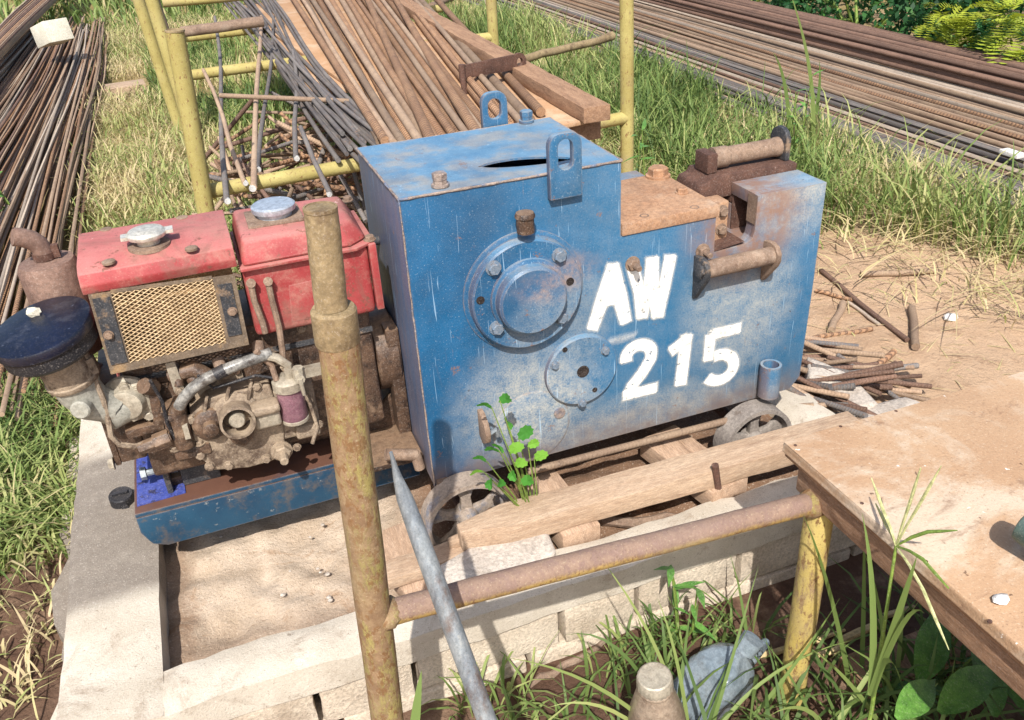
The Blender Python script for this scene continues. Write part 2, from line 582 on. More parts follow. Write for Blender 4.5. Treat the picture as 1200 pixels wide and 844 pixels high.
def red_paint():
    n = N('faded_red_paint', offset=(-.3, .2, .36))
    c = n.mix(n.ramp(n.noise(9, 5), .3, .7), S(138, 46, 48), S(158, 66, 66))
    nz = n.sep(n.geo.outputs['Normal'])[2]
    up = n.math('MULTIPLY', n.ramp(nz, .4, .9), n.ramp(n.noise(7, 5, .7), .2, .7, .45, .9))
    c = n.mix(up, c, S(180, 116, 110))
    c = n.mix(n.ramp(n.noise(16, 6, .75), .44, .70, 0, .8), c, S(160, 112, 100))
    gn = n.noise(300, 3, .75)
    c = n.mix(n.ramp(gn, .57, .74, 0, .3), c, S(200, 160, 150))
    c = n.mix(n.ramp(n.noise(3.5, 7, .75, None, .5), .5, .66, 0, .6), c, S(150, 116, 102))
    c = n.mix(n.ramp(gn, .45, .3, 0, .4), c, S(96, 50, 46))
    c = n.mix(n.ramp(n.noise(34, 6, .7), .59, .64, 0, .8), c, S(110, 72, 60))
    c = n.mix(n.ramp(n.noise(6, 7, .75, None, 1.), .52, .62, 0, .5), c, S(120, 84, 74))
    c = n.mix(n.ramp(n.noise(5, 6, .75, (2, 2, 14)), .66, .69, 0, .75), c, S(216, 184, 176))
    ed = n.math('MULTIPLY', n.edge(.006), n.ramp(n.noise(42, 6, .75), .34, .56))
    c = n.mix(n.math('MULTIPLY', ed, .85), c, n.mix(n.noise(80, 4), S(84, 58, 52), S(188, 150, 140)))
    return n.done(c, .6, 0, n.bump(n.math('ADD', n.noise(160, 4), n.math('MULTIPLY', n.noise(9, 4), 3.)), .3, .0015), .4)


MT['red'] = red_paint()


def blue_paint():
    """faded blue paint with settled dust, brown foot, scratches; coordinates are the machine's own"""
    n = N('worn_blue_paint', offset=(.47, .18, .16))
    X, Y, Z = n.sep(n.P)
    nx, ny, nz = n.sep(n.geo.outputs['Normal'])
    base = n.mix(n.ramp(n.noise(5, 5), .3, .7), S(2, 66, 102), S(4, 88, 132))
    # lighter blue towards the right; shade at the left is put into the colour
    base = n.mix(n.ramp(X, .08, .5, 0, .6), base, S(20, 102, 142))
    fine = n.noise(260, 3, .8)
    mid = n.noise(28, 6, .75)
    # dust blown up against the lower middle and the right end
    d1 = n.blob((.23, 0, .47), .05, .24, (1, .3, 1.0))
    d2 = n.blob((.52, 0, .34), .05, .20, (.36, .3, 1.3))
    d3 = n.blob((.74, 0, .60), .06, .22, (1, .3, .8))
    d4 = n.blob((.30, 0, .66), .09, .17, (1, .3, 1))
    d5 = n.blob((.85, 0, .86), .03, .22, (1, .2, 1))
    dm = n.math('MAXIMUM', n.math('MAXIMUM', d1, n.math('MULTIPLY', d2, .9)), n.math('MAXIMUM', n.math('MULTIPLY', d3, .85), n.math('MAXIMUM', n.math('MULTIPLY', d4, .45), n.math('MULTIPLY', d5, 1.))))
    dm = n.math('MAXIMUM', dm, n.ramp(X, .05, .5, .05, .2))
    k = n.math('MULTIPLY', dm, n.ramp(n.math('ADD', n.math('MULTIPLY', fine, .5), n.math('MULTIPLY', mid, .6)), .34, .74, .1, 1.))
    c = n.mix(k, base, S(172, 170, 160))
    # faded, dusty upper sides
    ku = n.math('MULTIPLY', n.ramp(nz, .5, .9), n.ramp(n.noise(9, 6, .7), .25, .7, .35, .9))
    c = n.mix(ku, c, n.mix(n.ramp(n.noise(13, 5), .4, .65), S(104, 140, 166), S(150, 148, 142)))
    # greyer, streaked left side
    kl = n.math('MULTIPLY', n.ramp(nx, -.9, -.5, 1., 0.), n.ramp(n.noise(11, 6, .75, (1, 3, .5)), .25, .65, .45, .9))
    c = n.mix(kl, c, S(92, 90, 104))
    # speckles of grit, long vertical scratches, chips
    c = n.mix(n.ramp(n.noise(330, 2, .6), .60, .74, 0, .38), c, S(176, 186, 190))
    c = n.mix(n.ramp(n.noise(300, 2, .6), .44, .3, 0, .35), c, S(10, 50, 90))
    c = n.mix(n.ramp(n.noise(13, 2, .5, (13, 13, .35), 1.6), .69, .715, 0, .45), c, S(176, 204, 224))
    c = n.mix(n.ramp(n.noise(46, 5, .7), .68, .70, 0, .85), c, S(70, 62, 62))
    # rust-brown tone along the foot, grime round the jaw
    g = n.math('MULTIPLY', n.ramp(Z, .335, .43, 1., 0.), n.ramp(n.noise(12, 5, .7), .3, .62, .35, 1.))
    c = n.mix(n.math('MULTIPLY', g, .85), c, S(112, 94, 86))
    j = n.math('MULTIPLY', n.blob((.74, .06, .80), .07, .19, (1, .3, 1)), n.ramp(n.noise(20, 5, .7), .35, .6, .35, .95))
    c = n.mix(j, c, S(128, 98, 82))
    o = n.math('MULTIPLY', n.blob((.29, 0, .775), .01, .075, (.55, .3, 1.4)), n.ramp(mid, .35, .7, .1, .8))
    c = n.mix(o, c, S(176, 138, 112))
    ed = n.math('MULTIPLY', n.edge(.007), n.ramp(n.noise(38, 6, .75), .36, .58))
    c = n.mix(n.math('MULTIPLY', ed, .85), c, n.mix(n.noise(90, 4), S(86, 68, 60), S(164, 150, 136)))
    # rust runs and oil drips
    c = n.mix(n.ramp(n.noise(9, 6, .7, (4, 4, .5), .6), .64, .74, 0, .4), c, S(122, 104, 92))
    c = n.mix(n.ramp(n.noise(21, 6, .8), .62, .66, 0, .8), c, S(120, 92, 78))
    h = n.math('ADD', n.noise(240, 3), n.math('MULTIPLY', n.noise(6, 3), 7.))
    return n.done(c, n.ramp(k, 0, .6, .42, .85), 0, n.bump(h, .3, .0012), .4)


MT['blue'] = blue_paint()


def blue_rail():
    n = N('blue_channel_paint', rand=True)
    c = n.mix(n.ramp(n.noise(6, 5), .3, .7), S(18, 50, 74), S(30, 70, 94))
    nz = n.sep(n.geo.outputs['Normal'])[2]
    c = n.mix(n.ramp(n.noise(18, 6, .75), .48, .66, 0, .8), c, S(84, 78, 74))
    c = n.mix(n.ramp(n.noise(60, 5, .75), .6, .7, 0, .6), c, S(150, 148, 140))
    c = n.mix(n.math('MULTIPLY', n.ramp(nz, .5, .9), n.ramp(n.noise(5, 5, .7), .3, .55, .55, .97)), c, n.mix(n.noise(14, 5), S(78, 50, 38), S(104, 72, 56)))
    ed = n.math('MULTIPLY', n.edge(.006), n.ramp(n.noise(40, 6, .75), .34, .56))
    c = n.mix(n.math('MULTIPLY', ed, .8), c, S(140, 124, 112))
    return n.done(c, .55, 0, n.bump(n.noise(120, 4), .35, .0015), .4)


MT['blue_rail'] = blue_rail()


def bar_mat(name, c1, c2, c3, ribs=95., rib=.5):
    """reinforcing bar: rust tones plus transverse ribs along the bar's own length (UV v, metres)"""
    n = N(name, rand=True)
    UV = n.tc.outputs['UV']
    u, v, _ = n.sep(UV)
    c = n.mix(n.ramp(n.noise(5, 5, .65), .3, .7), c1, c2)
    c = n.mix(n.ramp(n.noise(34, 6, .75), .5, .72, 0, .75), c, c3)
    k = n.math('ADD', n.math('MULTIPLY', n.rnd, .65), .68)
    cc = n.new('ShaderNodeCombineColor')
    for i in range(3):
        n.link(k, cc.inputs[i])
    c = n.mix(1., c, cc.outputs[0], 'MULTIPLY')
    w = n.math('SINE', n.math('ADD', n.math('MULTIPLY', v, ribs * 6.283), n.math('MULTIPLY', n.math('SINE', n.math('MULTIPLY', u, 12.566)), 1.6)))
    r = n.ramp(w, .2, .8)
    c = n.mix(n.math('MULTIPLY', r, min(.8, rib * .75)), c, n.mix(.75, c2, c3))
    gn = n.noise(260, 3, .75)
    c = n.mix(n.ramp(gn, .55, .72, 0, .5), c, n.mix(.5, c, (.6, .52, .44, 1)))
    c = n.mix(n.ramp(gn, .45, .3, 0, .6), c, n.mix(1., c, (.35, .32, .3, 1), 'MULTIPLY'))
    return n.done(c, .8, .05, n.bump(n.math('ADD', r, n.math('MULTIPLY', n.noise(150, 3), .8)), rib, .004), .35)


MT['bar_tan'] = bar_mat('tan_rusty_bar', S(168, 132, 100), S(142, 108, 82), S(96, 74, 62), 46, 1.)
MT['bar_grey'] = bar_mat('grey_steel_bar', S(84, 82, 84), S(116, 112, 108), S(128, 102, 84), 110)
MT['bar_dark'] = bar_mat('dark_rust_bar', S(104, 80, 68), S(126, 98, 82), S(84, 64, 54), 110)
MT['bar_brown'] = bar_mat('brown_rust_bar', S(144, 120, 100), S(164, 140, 116), S(108, 88, 74), 110, .35)
MT['bar_pale'] = bar_mat('pale_dusty_bar', S(156, 142, 128), S(174, 158, 140), S(122, 102, 86), 110, .3)
MT['bar_cut'] = surf('freshly_cut_end', S(206, 204, 200), S(224, 222, 218), 30, .4, .3, bump=.1)

# ---------------------------------------------------------------- value noise for geometry
def vnoise(x, y, seed=0):
    x = np.asarray(x, float); y = np.asarray(y, float)
    xi = np.floor(x).astype(int); yi = np.floor(y).astype(int)
    fx = x - xi; fy = y - yi
    fx = fx * fx * (3 - 2 * fx); fy = fy * fy * (3 - 2 * fy)

    def h(a, b):
        t = np.sin(a * 127.1 + b * 311.7 + seed * 74.7) * 43758.5453
        return t - np.floor(t)
    return (h(xi, yi) * (1 - fx) + h(xi + 1, yi) * fx) * (1 - fy) + (h(xi, yi + 1) * (1 - fx) + h(xi + 1, yi + 1) * fx) * fy


def fbm(x, y, seed=0, o=4):
    t = 0; a = .5
    for i in range(o):
        t = t + a * vnoise(x * 2 ** i, y * 2 ** i, seed + i)
        a *= .5
    return t


def ground_z(x, y):
    x = np.asarray(x, float); y = np.asarray(y, float)
    z = .045 + .05 * (fbm(x * 1.3, y * 1.3, 3) - .47) + .02 * (fbm(x * 7, y * 7, 9) - .47)
    z = z + .05 * np.clip((x - 1.0) / .5, 0, 1) * np.clip((y + .1) / .4, 0, 1)      # trodden bank right of the machine
    z = z + .03 * np.clip((-x - .75) / .2, 0, 1) * np.clip((y - .1) / .4, 0, 1)
    d = np.maximum(np.abs(x) - 12, np.abs(y - 4) - 14)
    return np.where(d > 0, z * 0 + .045 + .004 * np.clip(d, 0, 60), z)


def ground_mat():
    n = N('bare_earth')
    X, Y, Z = n.sep(n.P)
    c = n.mix(n.ramp(n.noise(1.6, 6, .65), .3, .7), S(172, 142, 114), S(194, 166, 138))
    c = n.mix(n.ramp(n.noise(14, 6, .75), .5, .72, 0, .55), c, S(122, 92, 70))
    c = n.mix(n.ramp(n.noise(60, 4, .7), .55, .75, 0, .5), c, S(206, 182, 152))
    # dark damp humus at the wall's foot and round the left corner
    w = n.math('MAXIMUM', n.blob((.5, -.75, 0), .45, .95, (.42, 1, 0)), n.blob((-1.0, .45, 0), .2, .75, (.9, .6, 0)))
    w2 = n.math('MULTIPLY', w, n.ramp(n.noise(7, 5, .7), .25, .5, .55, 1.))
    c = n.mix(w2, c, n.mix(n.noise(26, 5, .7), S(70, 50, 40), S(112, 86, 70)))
    # turf soil further off
    t = n.math('MULTIPLY', n.ramp(Y, 1.0, 2.0), n.ramp(n.noise(1.2, 5, .7), .3, .55, .2, .9))
    c = n.mix(t, c, n.mix(n.noise(20, 5), S(116, 104, 58), S(148, 132, 86)))
    h = n.math('ADD', n.noise(70, 6, .75), n.math('MULTIPLY', n.noise(14, 5, .7), 1.6))
    return n.done(c, .95, 0, n.bump(h, .9, .010), .2)


def build_ground():
    xs = np.concatenate([[-300, -120, -50, -22, -12], np.linspace(-8, -2.2, 30), np.linspace(-2.1, 2.6, 150), np.linspace(2.7, 9, 50), [14, 24, 50, 120, 300]])
    ys = np.concatenate([[-300, -120, -50, -20, -8, -4], np.linspace(-2.5, 2.6, 165), np.linspace(2.7, 12, 80), [14, 18, 26, 50, 120, 300]])
    gx, gy = np.meshgrid(xs, ys)
    gz = ground_z(gx, gy)
    v = np.stack([gx, gy, gz], -1).reshape(-1, 3)
    w, h = len(xs), len(ys)
    i = (np.arange(h - 1)[:, None] * w + np.arange(w - 1)[None]).reshape(-1)
    f = np.stack([i, i + 1, i + w + 1, i + w], -1)
    me = bpy.data.meshes.new('ground')
    me.from_pydata(v.tolist(), [], f.tolist())
    me.polygons.foreach_set('use_smooth', [True] * len(f))
    me.materials.append(ground_mat())
    o = bpy.data.objects.new('ground', me)
    COL.objects.link(o)
    tag(o, kind='structure')


build_ground()


def pit_mat():
    n = N('pit_sand')
    X, Y, Z = n.sep(n.P)
    c = n.mix(n.ramp(n.noise(7, 6, .7), .3, .7), S(172, 152, 130), S(196, 178, 158))
    c = n.mix(n.ramp(n.noise(9, 6, .7, None, .5), .54, .64, 0, .6), c, S(150, 116, 84))
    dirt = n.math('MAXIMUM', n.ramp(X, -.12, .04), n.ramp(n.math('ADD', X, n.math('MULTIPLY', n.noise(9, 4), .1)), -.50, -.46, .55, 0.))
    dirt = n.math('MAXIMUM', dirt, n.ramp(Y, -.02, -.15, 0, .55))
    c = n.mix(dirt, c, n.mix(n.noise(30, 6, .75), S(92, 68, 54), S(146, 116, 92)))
    c = n.mix(n.ramp(n.noise(220, 3, .75), .56, .72, 0, .7), c, S(214, 198, 178))
    c = n.mix(n.ramp(n.noise(200, 3, .75), .45, .3, 0, .6), c, S(104, 78, 58))
    h = n.math('ADD', n.noise(110, 5, .75), n.math('MULTIPLY', n.noise(22, 5, .7), 1.5))
    return n.done(c, .95, 0, n.bump(h, .8, .006), .2)


def build_pit():
    xs = np.linspace(-.66, 1.02, 110); ys = np.linspace(-.27, .75, 70)
    gx, gy = np.meshgrid(xs, ys)
    gz = .165 + .06 * (fbm(gx * 5, gy * 5, 21) - .47) + .04 * (fbm(gx * 18, gy * 18, 5) - .47) + .02 * np.clip((gx + .1) / .2, 0, 1)
    v = np.stack([gx, gy, gz], -1).reshape(-1, 3)
    w, h = len(xs), len(ys)
    i = (np.arange(h - 1)[:, None] * w + np.arange(w - 1)[None]).reshape(-1)
    f = np.stack([i, i + 1, i + w + 1, i + w], -1)
    me = bpy.data.meshes.new('pit_floor')
    me.from_pydata(v.tolist(), [], f.tolist())
    me.polygons.foreach_set('use_smooth', [True] * len(f))
    me.materials.append(pit_mat())
    o = bpy.data.objects.new('pit_floor', me)
    COL.objects.link(o)
    tag(o, kind='structure')


build_pit()

# ---------------------------------------------------------------- the low block wall round the pit
WT = .25            # top of the wall


def slab(name, x0, x1, y0, y1, z0, z1, mat, parent, nx=14, ny=4, amp=.006, seed=1, edge=.005):
    """a cast slab with an uneven top and crumbled edges"""
    b = B()
    rg = np.random.default_rng(seed)
    xs = np.linspace(x0, x1, nx + 1); ys = np.linspace(y0, y1, ny + 1)
    top = {}
    v, f = [], []
    for j in range(ny + 1):
        for i in range(nx + 1):
            ex = edge * ((vnoise(xs[i] * 7 + seed, ys[j] * 7, seed) - .5) * 2 + (vnoise(xs[i] * 31, ys[j] * 31, seed) - .5))
            x = xs[i]; y = ys[j]
            if i in (0, nx): x += ex * .8
            if j in (0, ny): y += ex
            z = z1 + amp * 2 * (fbm(xs[i] * 11, ys[j] * 11, seed) - .47)
            if i in (0, nx) or j in (0, ny): z -= rg.uniform(.002, .008)
            top[i, j] = len(v); v.append((x, y, z))
    for j in range(ny):
        for i in range(nx):
            f.append((top[i, j], top[i + 1, j], top[i + 1, j + 1], top[i, j + 1]))
    ring = [(i, 0) for i in range(nx + 1)] + [(nx, j) for j in range(1, ny + 1)] + [(i, ny) for i in range(nx - 1, -1, -1)] + [(0, j) for j in range(ny - 1, 0, -1)]
    low = []
    for k in ring:
        p = v[top[k]]
        low.append(len(v)); v.append((p[0] + rg.uniform(-.002, .002), p[1] + rg.uniform(-.002, .002), z0))
    m = len(ring)
    for q in range(m):
        f.append((top[ring[q]], low[q], low[(q + 1) % m], top[ring[(q + 1) % m]]))
    b.add(v, f)
    return b.build(name, mat, parent, sharp=50)


def concrete_mat():
    n = N('pit_wall_concrete', offset=(.1, .1, 0))
    c = n.mix(n.ramp(n.noise(5, 6, .7), .3, .7), S(184, 172, 154), S(208, 198, 182))
    c = n.mix(n.ramp(n.noise(13, 6, .7), .58, .74, 0, .6), c, S(226, 216, 202))
    c = n.mix(n.ramp(n.noise(7, 7, .75, None, .6), .52, .68, 0, .6), c, S(142, 122, 102))
    c = n.mix(n.ramp(n.noise(30, 6, .75), .6, .72, 0, .6), c, S(116, 98, 82))
    # shade beside the engine bed, put into the coping's colour
    coping_shade = n.math('MULTIPLY', n.blob((-.70, .50, .25), .24, .31, (.6, 1, .2)), n.ramp(n.noise(16, 5, .7), .2, .55, .75, 1.))
    c = n.mix(coping_shade, c, n.mix(n.noise(60, 5, .7), S(112, 102, 92), S(150, 140, 128)))
    c = n.mix(n.ramp(n.noise(85, 4, .7), .62, .72, 0, .55), c, S(118, 98, 80))
    h = n.math('ADD', n.noise(260, 4, .8), n.math('MULTIPLY', n.noise(40, 3, .6), .5))
    gn = n.noise(300, 3, .75)
    c = n.mix(n.ramp(gn, .56, .74, 0, .5), c, S(236, 228, 216))
    c = n.mix(n.ramp(gn, .44, .28, 0, .6), c, S(110, 96, 82))
    return n.done(c, .93, 0, n.bump(h, .8, .003), .2)


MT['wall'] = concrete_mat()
wall = empty('pit_wall', (.1, -.1, 0), 'low pale concrete block wall round the pit under the blue machine', 'low wall')
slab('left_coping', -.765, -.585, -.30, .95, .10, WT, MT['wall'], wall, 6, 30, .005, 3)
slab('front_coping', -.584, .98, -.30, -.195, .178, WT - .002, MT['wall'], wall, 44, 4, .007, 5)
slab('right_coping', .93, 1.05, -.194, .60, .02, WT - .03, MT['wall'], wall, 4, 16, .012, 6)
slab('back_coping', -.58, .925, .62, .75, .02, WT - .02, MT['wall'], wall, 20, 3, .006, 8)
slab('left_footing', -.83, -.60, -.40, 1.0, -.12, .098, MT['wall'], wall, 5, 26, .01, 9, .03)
for row, (z0, z1, first) in enumerate(((.078, .175, -.585), (-.12, .070, -.70))):
    x = first
    k = 0
    while x < 1.0:
        L = (.25, .19, .31, .17)[k % 4] if row == 0 else (.40, .39, .405)[k % 3]
        bk = B()
        j = random.uniform(-.004, .004)
        bk.box2((x + .006, -.291 + j, z0), (min(x + L, 1.05) - .006, -.20, z1))
        bk.build('concrete_block', MT['block'], wall, bevel=.006, seg=2, cuts=2, rough=.0016, rseed=k + row * 40)
        x += L
        k += 1

# ---------------------------------------------------------------- small shared hardware meshes
def hex_bolt_mesh(name, r, h, stud=0.):
    b = B()
    b.lathe([(r * 1.25, 0), (r * 1.25, .0025), (r * 1.1, .0026)], (0, 0, 0), n=14)
    b.lathe([(r, .0027), (r, h * .85), (r * .85, h)], (0, 0, 0), n=6)
    if stud:
        b.lathe([(r * .5, h), (r * .5, h + stud), (r * .4, h + stud + .002)], (0, 0, 0), n=10)
    return b.mesh(name, sharp=25)


BOLT = hex_bolt_mesh('bolt', .012, .012)
STUD = hex_bolt_mesh('stud_bolt', .012, .012, .016)
_bolts = {}


def bolt(parent, loc, axis, mat='rust', k=1., stud=False, name='bolt'):
    key = (stud, mat)
    if key not in _bolts:
        me = (STUD if stud else BOLT).copy()
        me.materials.clear()
        me.materials.append(MT[mat])
        _bolts[key] = me
    return place(name, _bolts[key], MT[mat], loc, axis, k, parent, random.uniform(0, 1))


# ---------------------------------------------------------------- the blue cutting machine
cutter = empty('rebar_cutter', (.47, .18, .16), 'dusty blue rebar cutting machine with white stencilled letters and digits', 'cutting machine')
BL = MT['blue']
ZB, ZT, DP = .335, .98, .355
XR = .932
prof = [(0, ZB), (.90, ZB), (XR - .006, ZB + .03), (XR, .60), (XR + .002, .85), (.762, .85), (.761, .775), (.757, .757), (.748, .748), (.735, .744), (.662, .742), (.662, .822), (.441, .822), (.441, ZT - .004), (0, ZT - .004)]
h = B()
h.xz(prof, 0, .012)
h.xz([(.0, ZB), (.44, ZB), (.44, ZT - .005), (.0, ZT - .005)], DP - .012, DP)
h.box2((.0, .012, ZB), (.012, DP - .012, ZT - .005))
h.box2((.429, .012, ZB), (.441, DP - .012, ZT - .005))
h.box2((.012, .012, ZB), (.429, DP - .012, ZB + .012))
h.box2((.441, .012, ZB), (.661, DP, .821))
h.xz([(.661, ZB), (.90, ZB), (XR - .006, ZB + .03), (XR, .60), (XR + .002, .85), (.763, .85), (.762, .775), (.758, .757), (.749, .748), (.736, .744), (.661, .742)], .012, .034)
h.box2((.763, .034, .824), (XR + .001, .10, .85))
h.box2((.90, .034, .60), (XR, .10, .824))
h.xz([(.661, ZB), (.90, ZB), (XR - .006, ZB + .03), (XR, .60), (XR - .001, .742), (.661, .741)], .034, .10)
h.xz([(.661, ZB), (.90, ZB), (XR - .006, ZB + .03), (XR, .60), (XR, .80), (.764, .80), (.764, .741), (.661, .741)], .10, .30)
housing = h.build('housing', BL, cutter, bevel=.003, seg=2)


def top_sheet():
    """buckled lid with a torn slit behind the front lug"""
    a0 = on_z(563, 195, ZT); a1 = on_z(672, 186, ZT)
    nx = 60
    rows = [-1., -.75, -.5, -.25, -.08, 0., 0., .08, .25, .5, .75, 1.]
    b = B()
    idx = {}
    for i in range(nx + 1):
        x = .441 * i / nx
        t = (x - a0[0]) / (a1[0] - a0[0])
        yc = a0[1] + (a1[1] - a0[1]) * min(max(t, 0), 1)
        hw = .0115 * max(0., math.sin(math.pi * min(max(t, 0), 1))) ** .55 * (1 - .25 * t) if 0 < t < 1 else 0.
        for j, s in enumerate(rows):
            up = j >= 6
            y = yc + hw * (.9 if up else -.9) + s * ((DP - yc) if s > 0 else yc)
            if j == 0: y = 0.
            if j == len(rows) - 1: y = DP
            k = max(0, 1 - abs(s) * 2.2)
            z = ZT + (hw * (.75 if up else -.35)) * k + .0018 * (vnoise(x * 14, y * 14, 2) - .5)
            idx[i, j] = len(b.v)
            b.v.append((x, y, z)); b.uv.append((0, 0))
    for i in range(nx):
        x = .441 * (i + .5) / nx
        for j in range(len(rows) - 1):
            if j == 5:
                continue
            b.f.append((idx[i, j], idx[i + 1, j], idx[i + 1, j + 1], idx[i, j + 1]))
    o = b.build('top_lid', BL, cutter, sharp=60)
    sm = o.modifiers.new('thickness', 'SOLIDIFY')
    sm.thickness = .004
    sm.offset = -1
    return o


top_sheet()
# weld seams along the lid's edges
seam = MT['seam'] = surf('dusty_weld_seam', S(150, 134, 122), S(120, 106, 100), 40, .85, 0, [(S(96, 120, 150), 20, .5, .66, .8)], bump=.8, bscale=90, bdist=.004)
for p, q in (((0, -.001, ZT - .002), (.441, -.001, ZT - .002)), ((-.001, 0, ZT - .002), (-.001, DP, ZT - .002)), ((.442, 0, ZT - .002), (.442, DP, ZT - .002)), ((0, DP, ZT - .002), (.441, DP, ZT - .002)), ((-.0005, -.0005, ZB), (-.0005, -.0005, ZT))):
    p = vec(*p); q = vec(*q)
    pts = [p + (q - p) * t + RNG.normal(0, .0003, 3) for t in np.linspace(0, 1, 26)]
    rad = .0024 if abs(p[2] - q[2]) < .1 else .0016
    B().tube(pts, [rad * (1 + .2 * math.sin(i * 2.1)) for i in range(26)], 7).build('weld_seam', seam, cutter)


def lug(c, w, hgt, th, hole_w, z_h0, z_h1):
    """lifting eye: plate with a rounded top and an upright slot"""
    b = B()
    cx, y0, z0 = c
    out, inn = [], []
    n = 28

    def rr(x0, x1, za, zb, r, t):
        """point on a rounded box outline at parameter t (0..1)"""
        pts = []
        for (qx, qz, a0) in ((x1 - r, zb - r, 0), (x0 + r, zb - r, 90), (x0 + r, za + r, 180), (x1 - r, za + r, 270)):
            for a in np.linspace(a0, a0 + 90, 7):
                pts.append((qx + r * math.cos(math.radians(a)), qz + r * math.sin(math.radians(a))))
        return pts
    O = rr(cx - w / 2, cx + w / 2, z0, z0 + hgt, .022, 0)
    O = O[:14] + [(cx - w / 2, z0)] * 7 + [(cx + w / 2, z0)] * 7
    I = rr(cx - hole_w / 2, cx + hole_w / 2, z_h0, z_h1, min(hole_w / 2, .016) * .95, 0)
    m = len(O)
    v = [(x, y0, z) for x, z in O] + [(x, y0, z) for x, z in I] + [(x, y0 + th, z) for x, z in O] + [(x, y0 + th, z) for x, z in I]
    f = []
    for k in range(m):
        k2 = (k + 1) % m
        f += [(k, k2, m + k2, m + k), (2 * m + k2, 2 * m + k, 3 * m + k, 3 * m + k2), (k2, k, 2 * m + k, 2 * m + k2), (m + k, m + k2, 3 * m + k2, 3 * m + k)]
    f = [tuple(dict.fromkeys(q)) for q in f]
    b.add(v, [q for q in f if len(q) > 2])
    return b


fl = on_y(664, 232, -.016)
ft = on_y(664, 156, -.016)
bf = lug((fl[0], -.017, fl[2]), .066, ft[2] - fl[2], .016, .030, on_y(664, 199, -.016)[2], on_y(664, 163, -.016)[2])
bf.build('lifting_lug', BL, cutter, bevel=.0015)
k0 = on_z(581, 147, ZT)
k1 = on_y(580, 108, k0[1])
bb = lug((k0[0], k0[1], ZT - .005), .060, k1[2] - ZT + .005, .014, .030, ZT + .014, k1[2] - .014)
bb.build('lifting_lug', BL, cutter, bevel=.0015)
for px, py in ((516, 218), (617, 143)):
    p = on_z(px, py, ZT + .001)
    b = B()
    b.lathe([(.017, 0), (.017, .005), (.0135, .0055)], p, n=18)
    b.lathe([(.0135, .0056), (.0135, .013), (.0145, .0135), (.0145, .024), (.012, .026)], p, n=6)
    b.build('lid_bolt', MT['seam'] if px < 600 else BL, cutter, sharp=30)

# round bearing cover
fc = on_y(614, 341, 0)
b = B()
b.lathe([(.128, 0), (.128, .003), (.122, .006), (.118, .007), (.116, .022), (.113, .025), (.078, .025)], (fc[0], 0, fc[2]), (0, -1, 0), 56)
cover = b.build('bearing_cover', BL, cutter, sharp=30)
b = B()
b.lathe([(.080, .024), (.079, .030), (.072, .034), (.071, .052), (.066, .057), (.03, .0585)], (fc[0], 0, fc[2]), (0, -1, 0), 48)
b.build('hub_cap', BL, cover, sharp=30)
for px, py in ((578, 314), (655, 299), (657, 371), (582, 384)):
    p = on_y(px, py, -.025)
    bolt(cover, (p[0], -.025, p[2]), (0, -1, 0), 'bolt_blue', 1.05)
hole_m = MT['hole'] = surf('bolt_hole_dark', S(30, 24, 22), S(44, 36, 32), 20, .9)
for px, py in ((563, 352), (668, 330)):
    p = on_y(px, py, -.025)
    b = B()
    b.lathe([(.0085, 0), (.0085, .0012), (.006, .0014), (.0055, .0006)], (p[0], -.0248, p[2]), (0, -1, 0), 16)
    b.build('bolt_hole', hole_m, cover)
# flat round cover below it
sc = on_y(680, 432, 0)
b = B()
b.lathe([(.084, 0), (.083, .010), (.080, .013), (.02, .0135)], (sc[0], 0, sc[2]), (0, -1, 0), 48)
cover2 = b.build('round_cover', BL, cutter, sharp=30)
b = B()
b.lathe([(.014, 0), (.014, .0015), (.011, .002), (.009, .0005)], (sc[0], -.0133, sc[2]), (0, -1, 0), 20)
b.build('shaft_hole', hole_m, cover2)
for px, py, t in ((709, 411, 1), (650, 428, 1), (662, 410, 0), (697, 457, 0), (682, 472, 1)):
    p = on_y(px, py, -.0135)
    if t:
        bolt(cover2, (p[0], -.0132, p[2]), (0, -1, 0), 'bolt_blue', .68)
    else:
        b = B()
        b.lathe([(.006, 0), (.006, .001), (.004, .0012)], (p[0], -.0133, p[2]), (0, -1, 0), 12)
        b.build('bolt_hole', hole_m, cover2)
# low boss with a plugged hole
lb = on_y(628, 497, 0)
b = B()
b.lathe([(.090, 0), (.088, .0012), (.084, .002), (.03, .0022)], (lb[0] - .01, 0, lb[2] - .005), (0, -1, 0), 40)
boss = b.build('low_boss', BL, cutter, sharp=60)
p = on_y(655, 483, 0)
b = B()
b.lathe([(.013, 0), (.013, .0056), (.005, .0058), (.0045, .004)], (p[0], 0, p[2]), (0, -1, 0), 18)
b.build('plug', MT['seam'], boss)
# oil cup
p = on_y(616, 262, -.03)
b = B()
b.cyl((p[0], .0, p[2] - .012), (p[0], -.032, p[2] - .012), .009, n=12)
b.cyl((p[0], -.028, p[2] - .018), (p[0], -.028, p[2] + .012), .017, n=20)
b.lathe([(.0195, 0), (.0195, .004), (.017, .009), (.006, .0105)], (p[0], -.028, p[2] + .012), (0, 0, 1), 20)
b.build('oil_cup', MT['iron_oily'], cutter, sharp=30)
# studs beside the letters
for px, py in ((741, 309), (823, 294)):
    p = on_y(px, py, 0)
    bolt(cutter, (p[0], .0, p[2]), (0, -1, 0), 'rust', 1.1, True, 'stud_bolt')

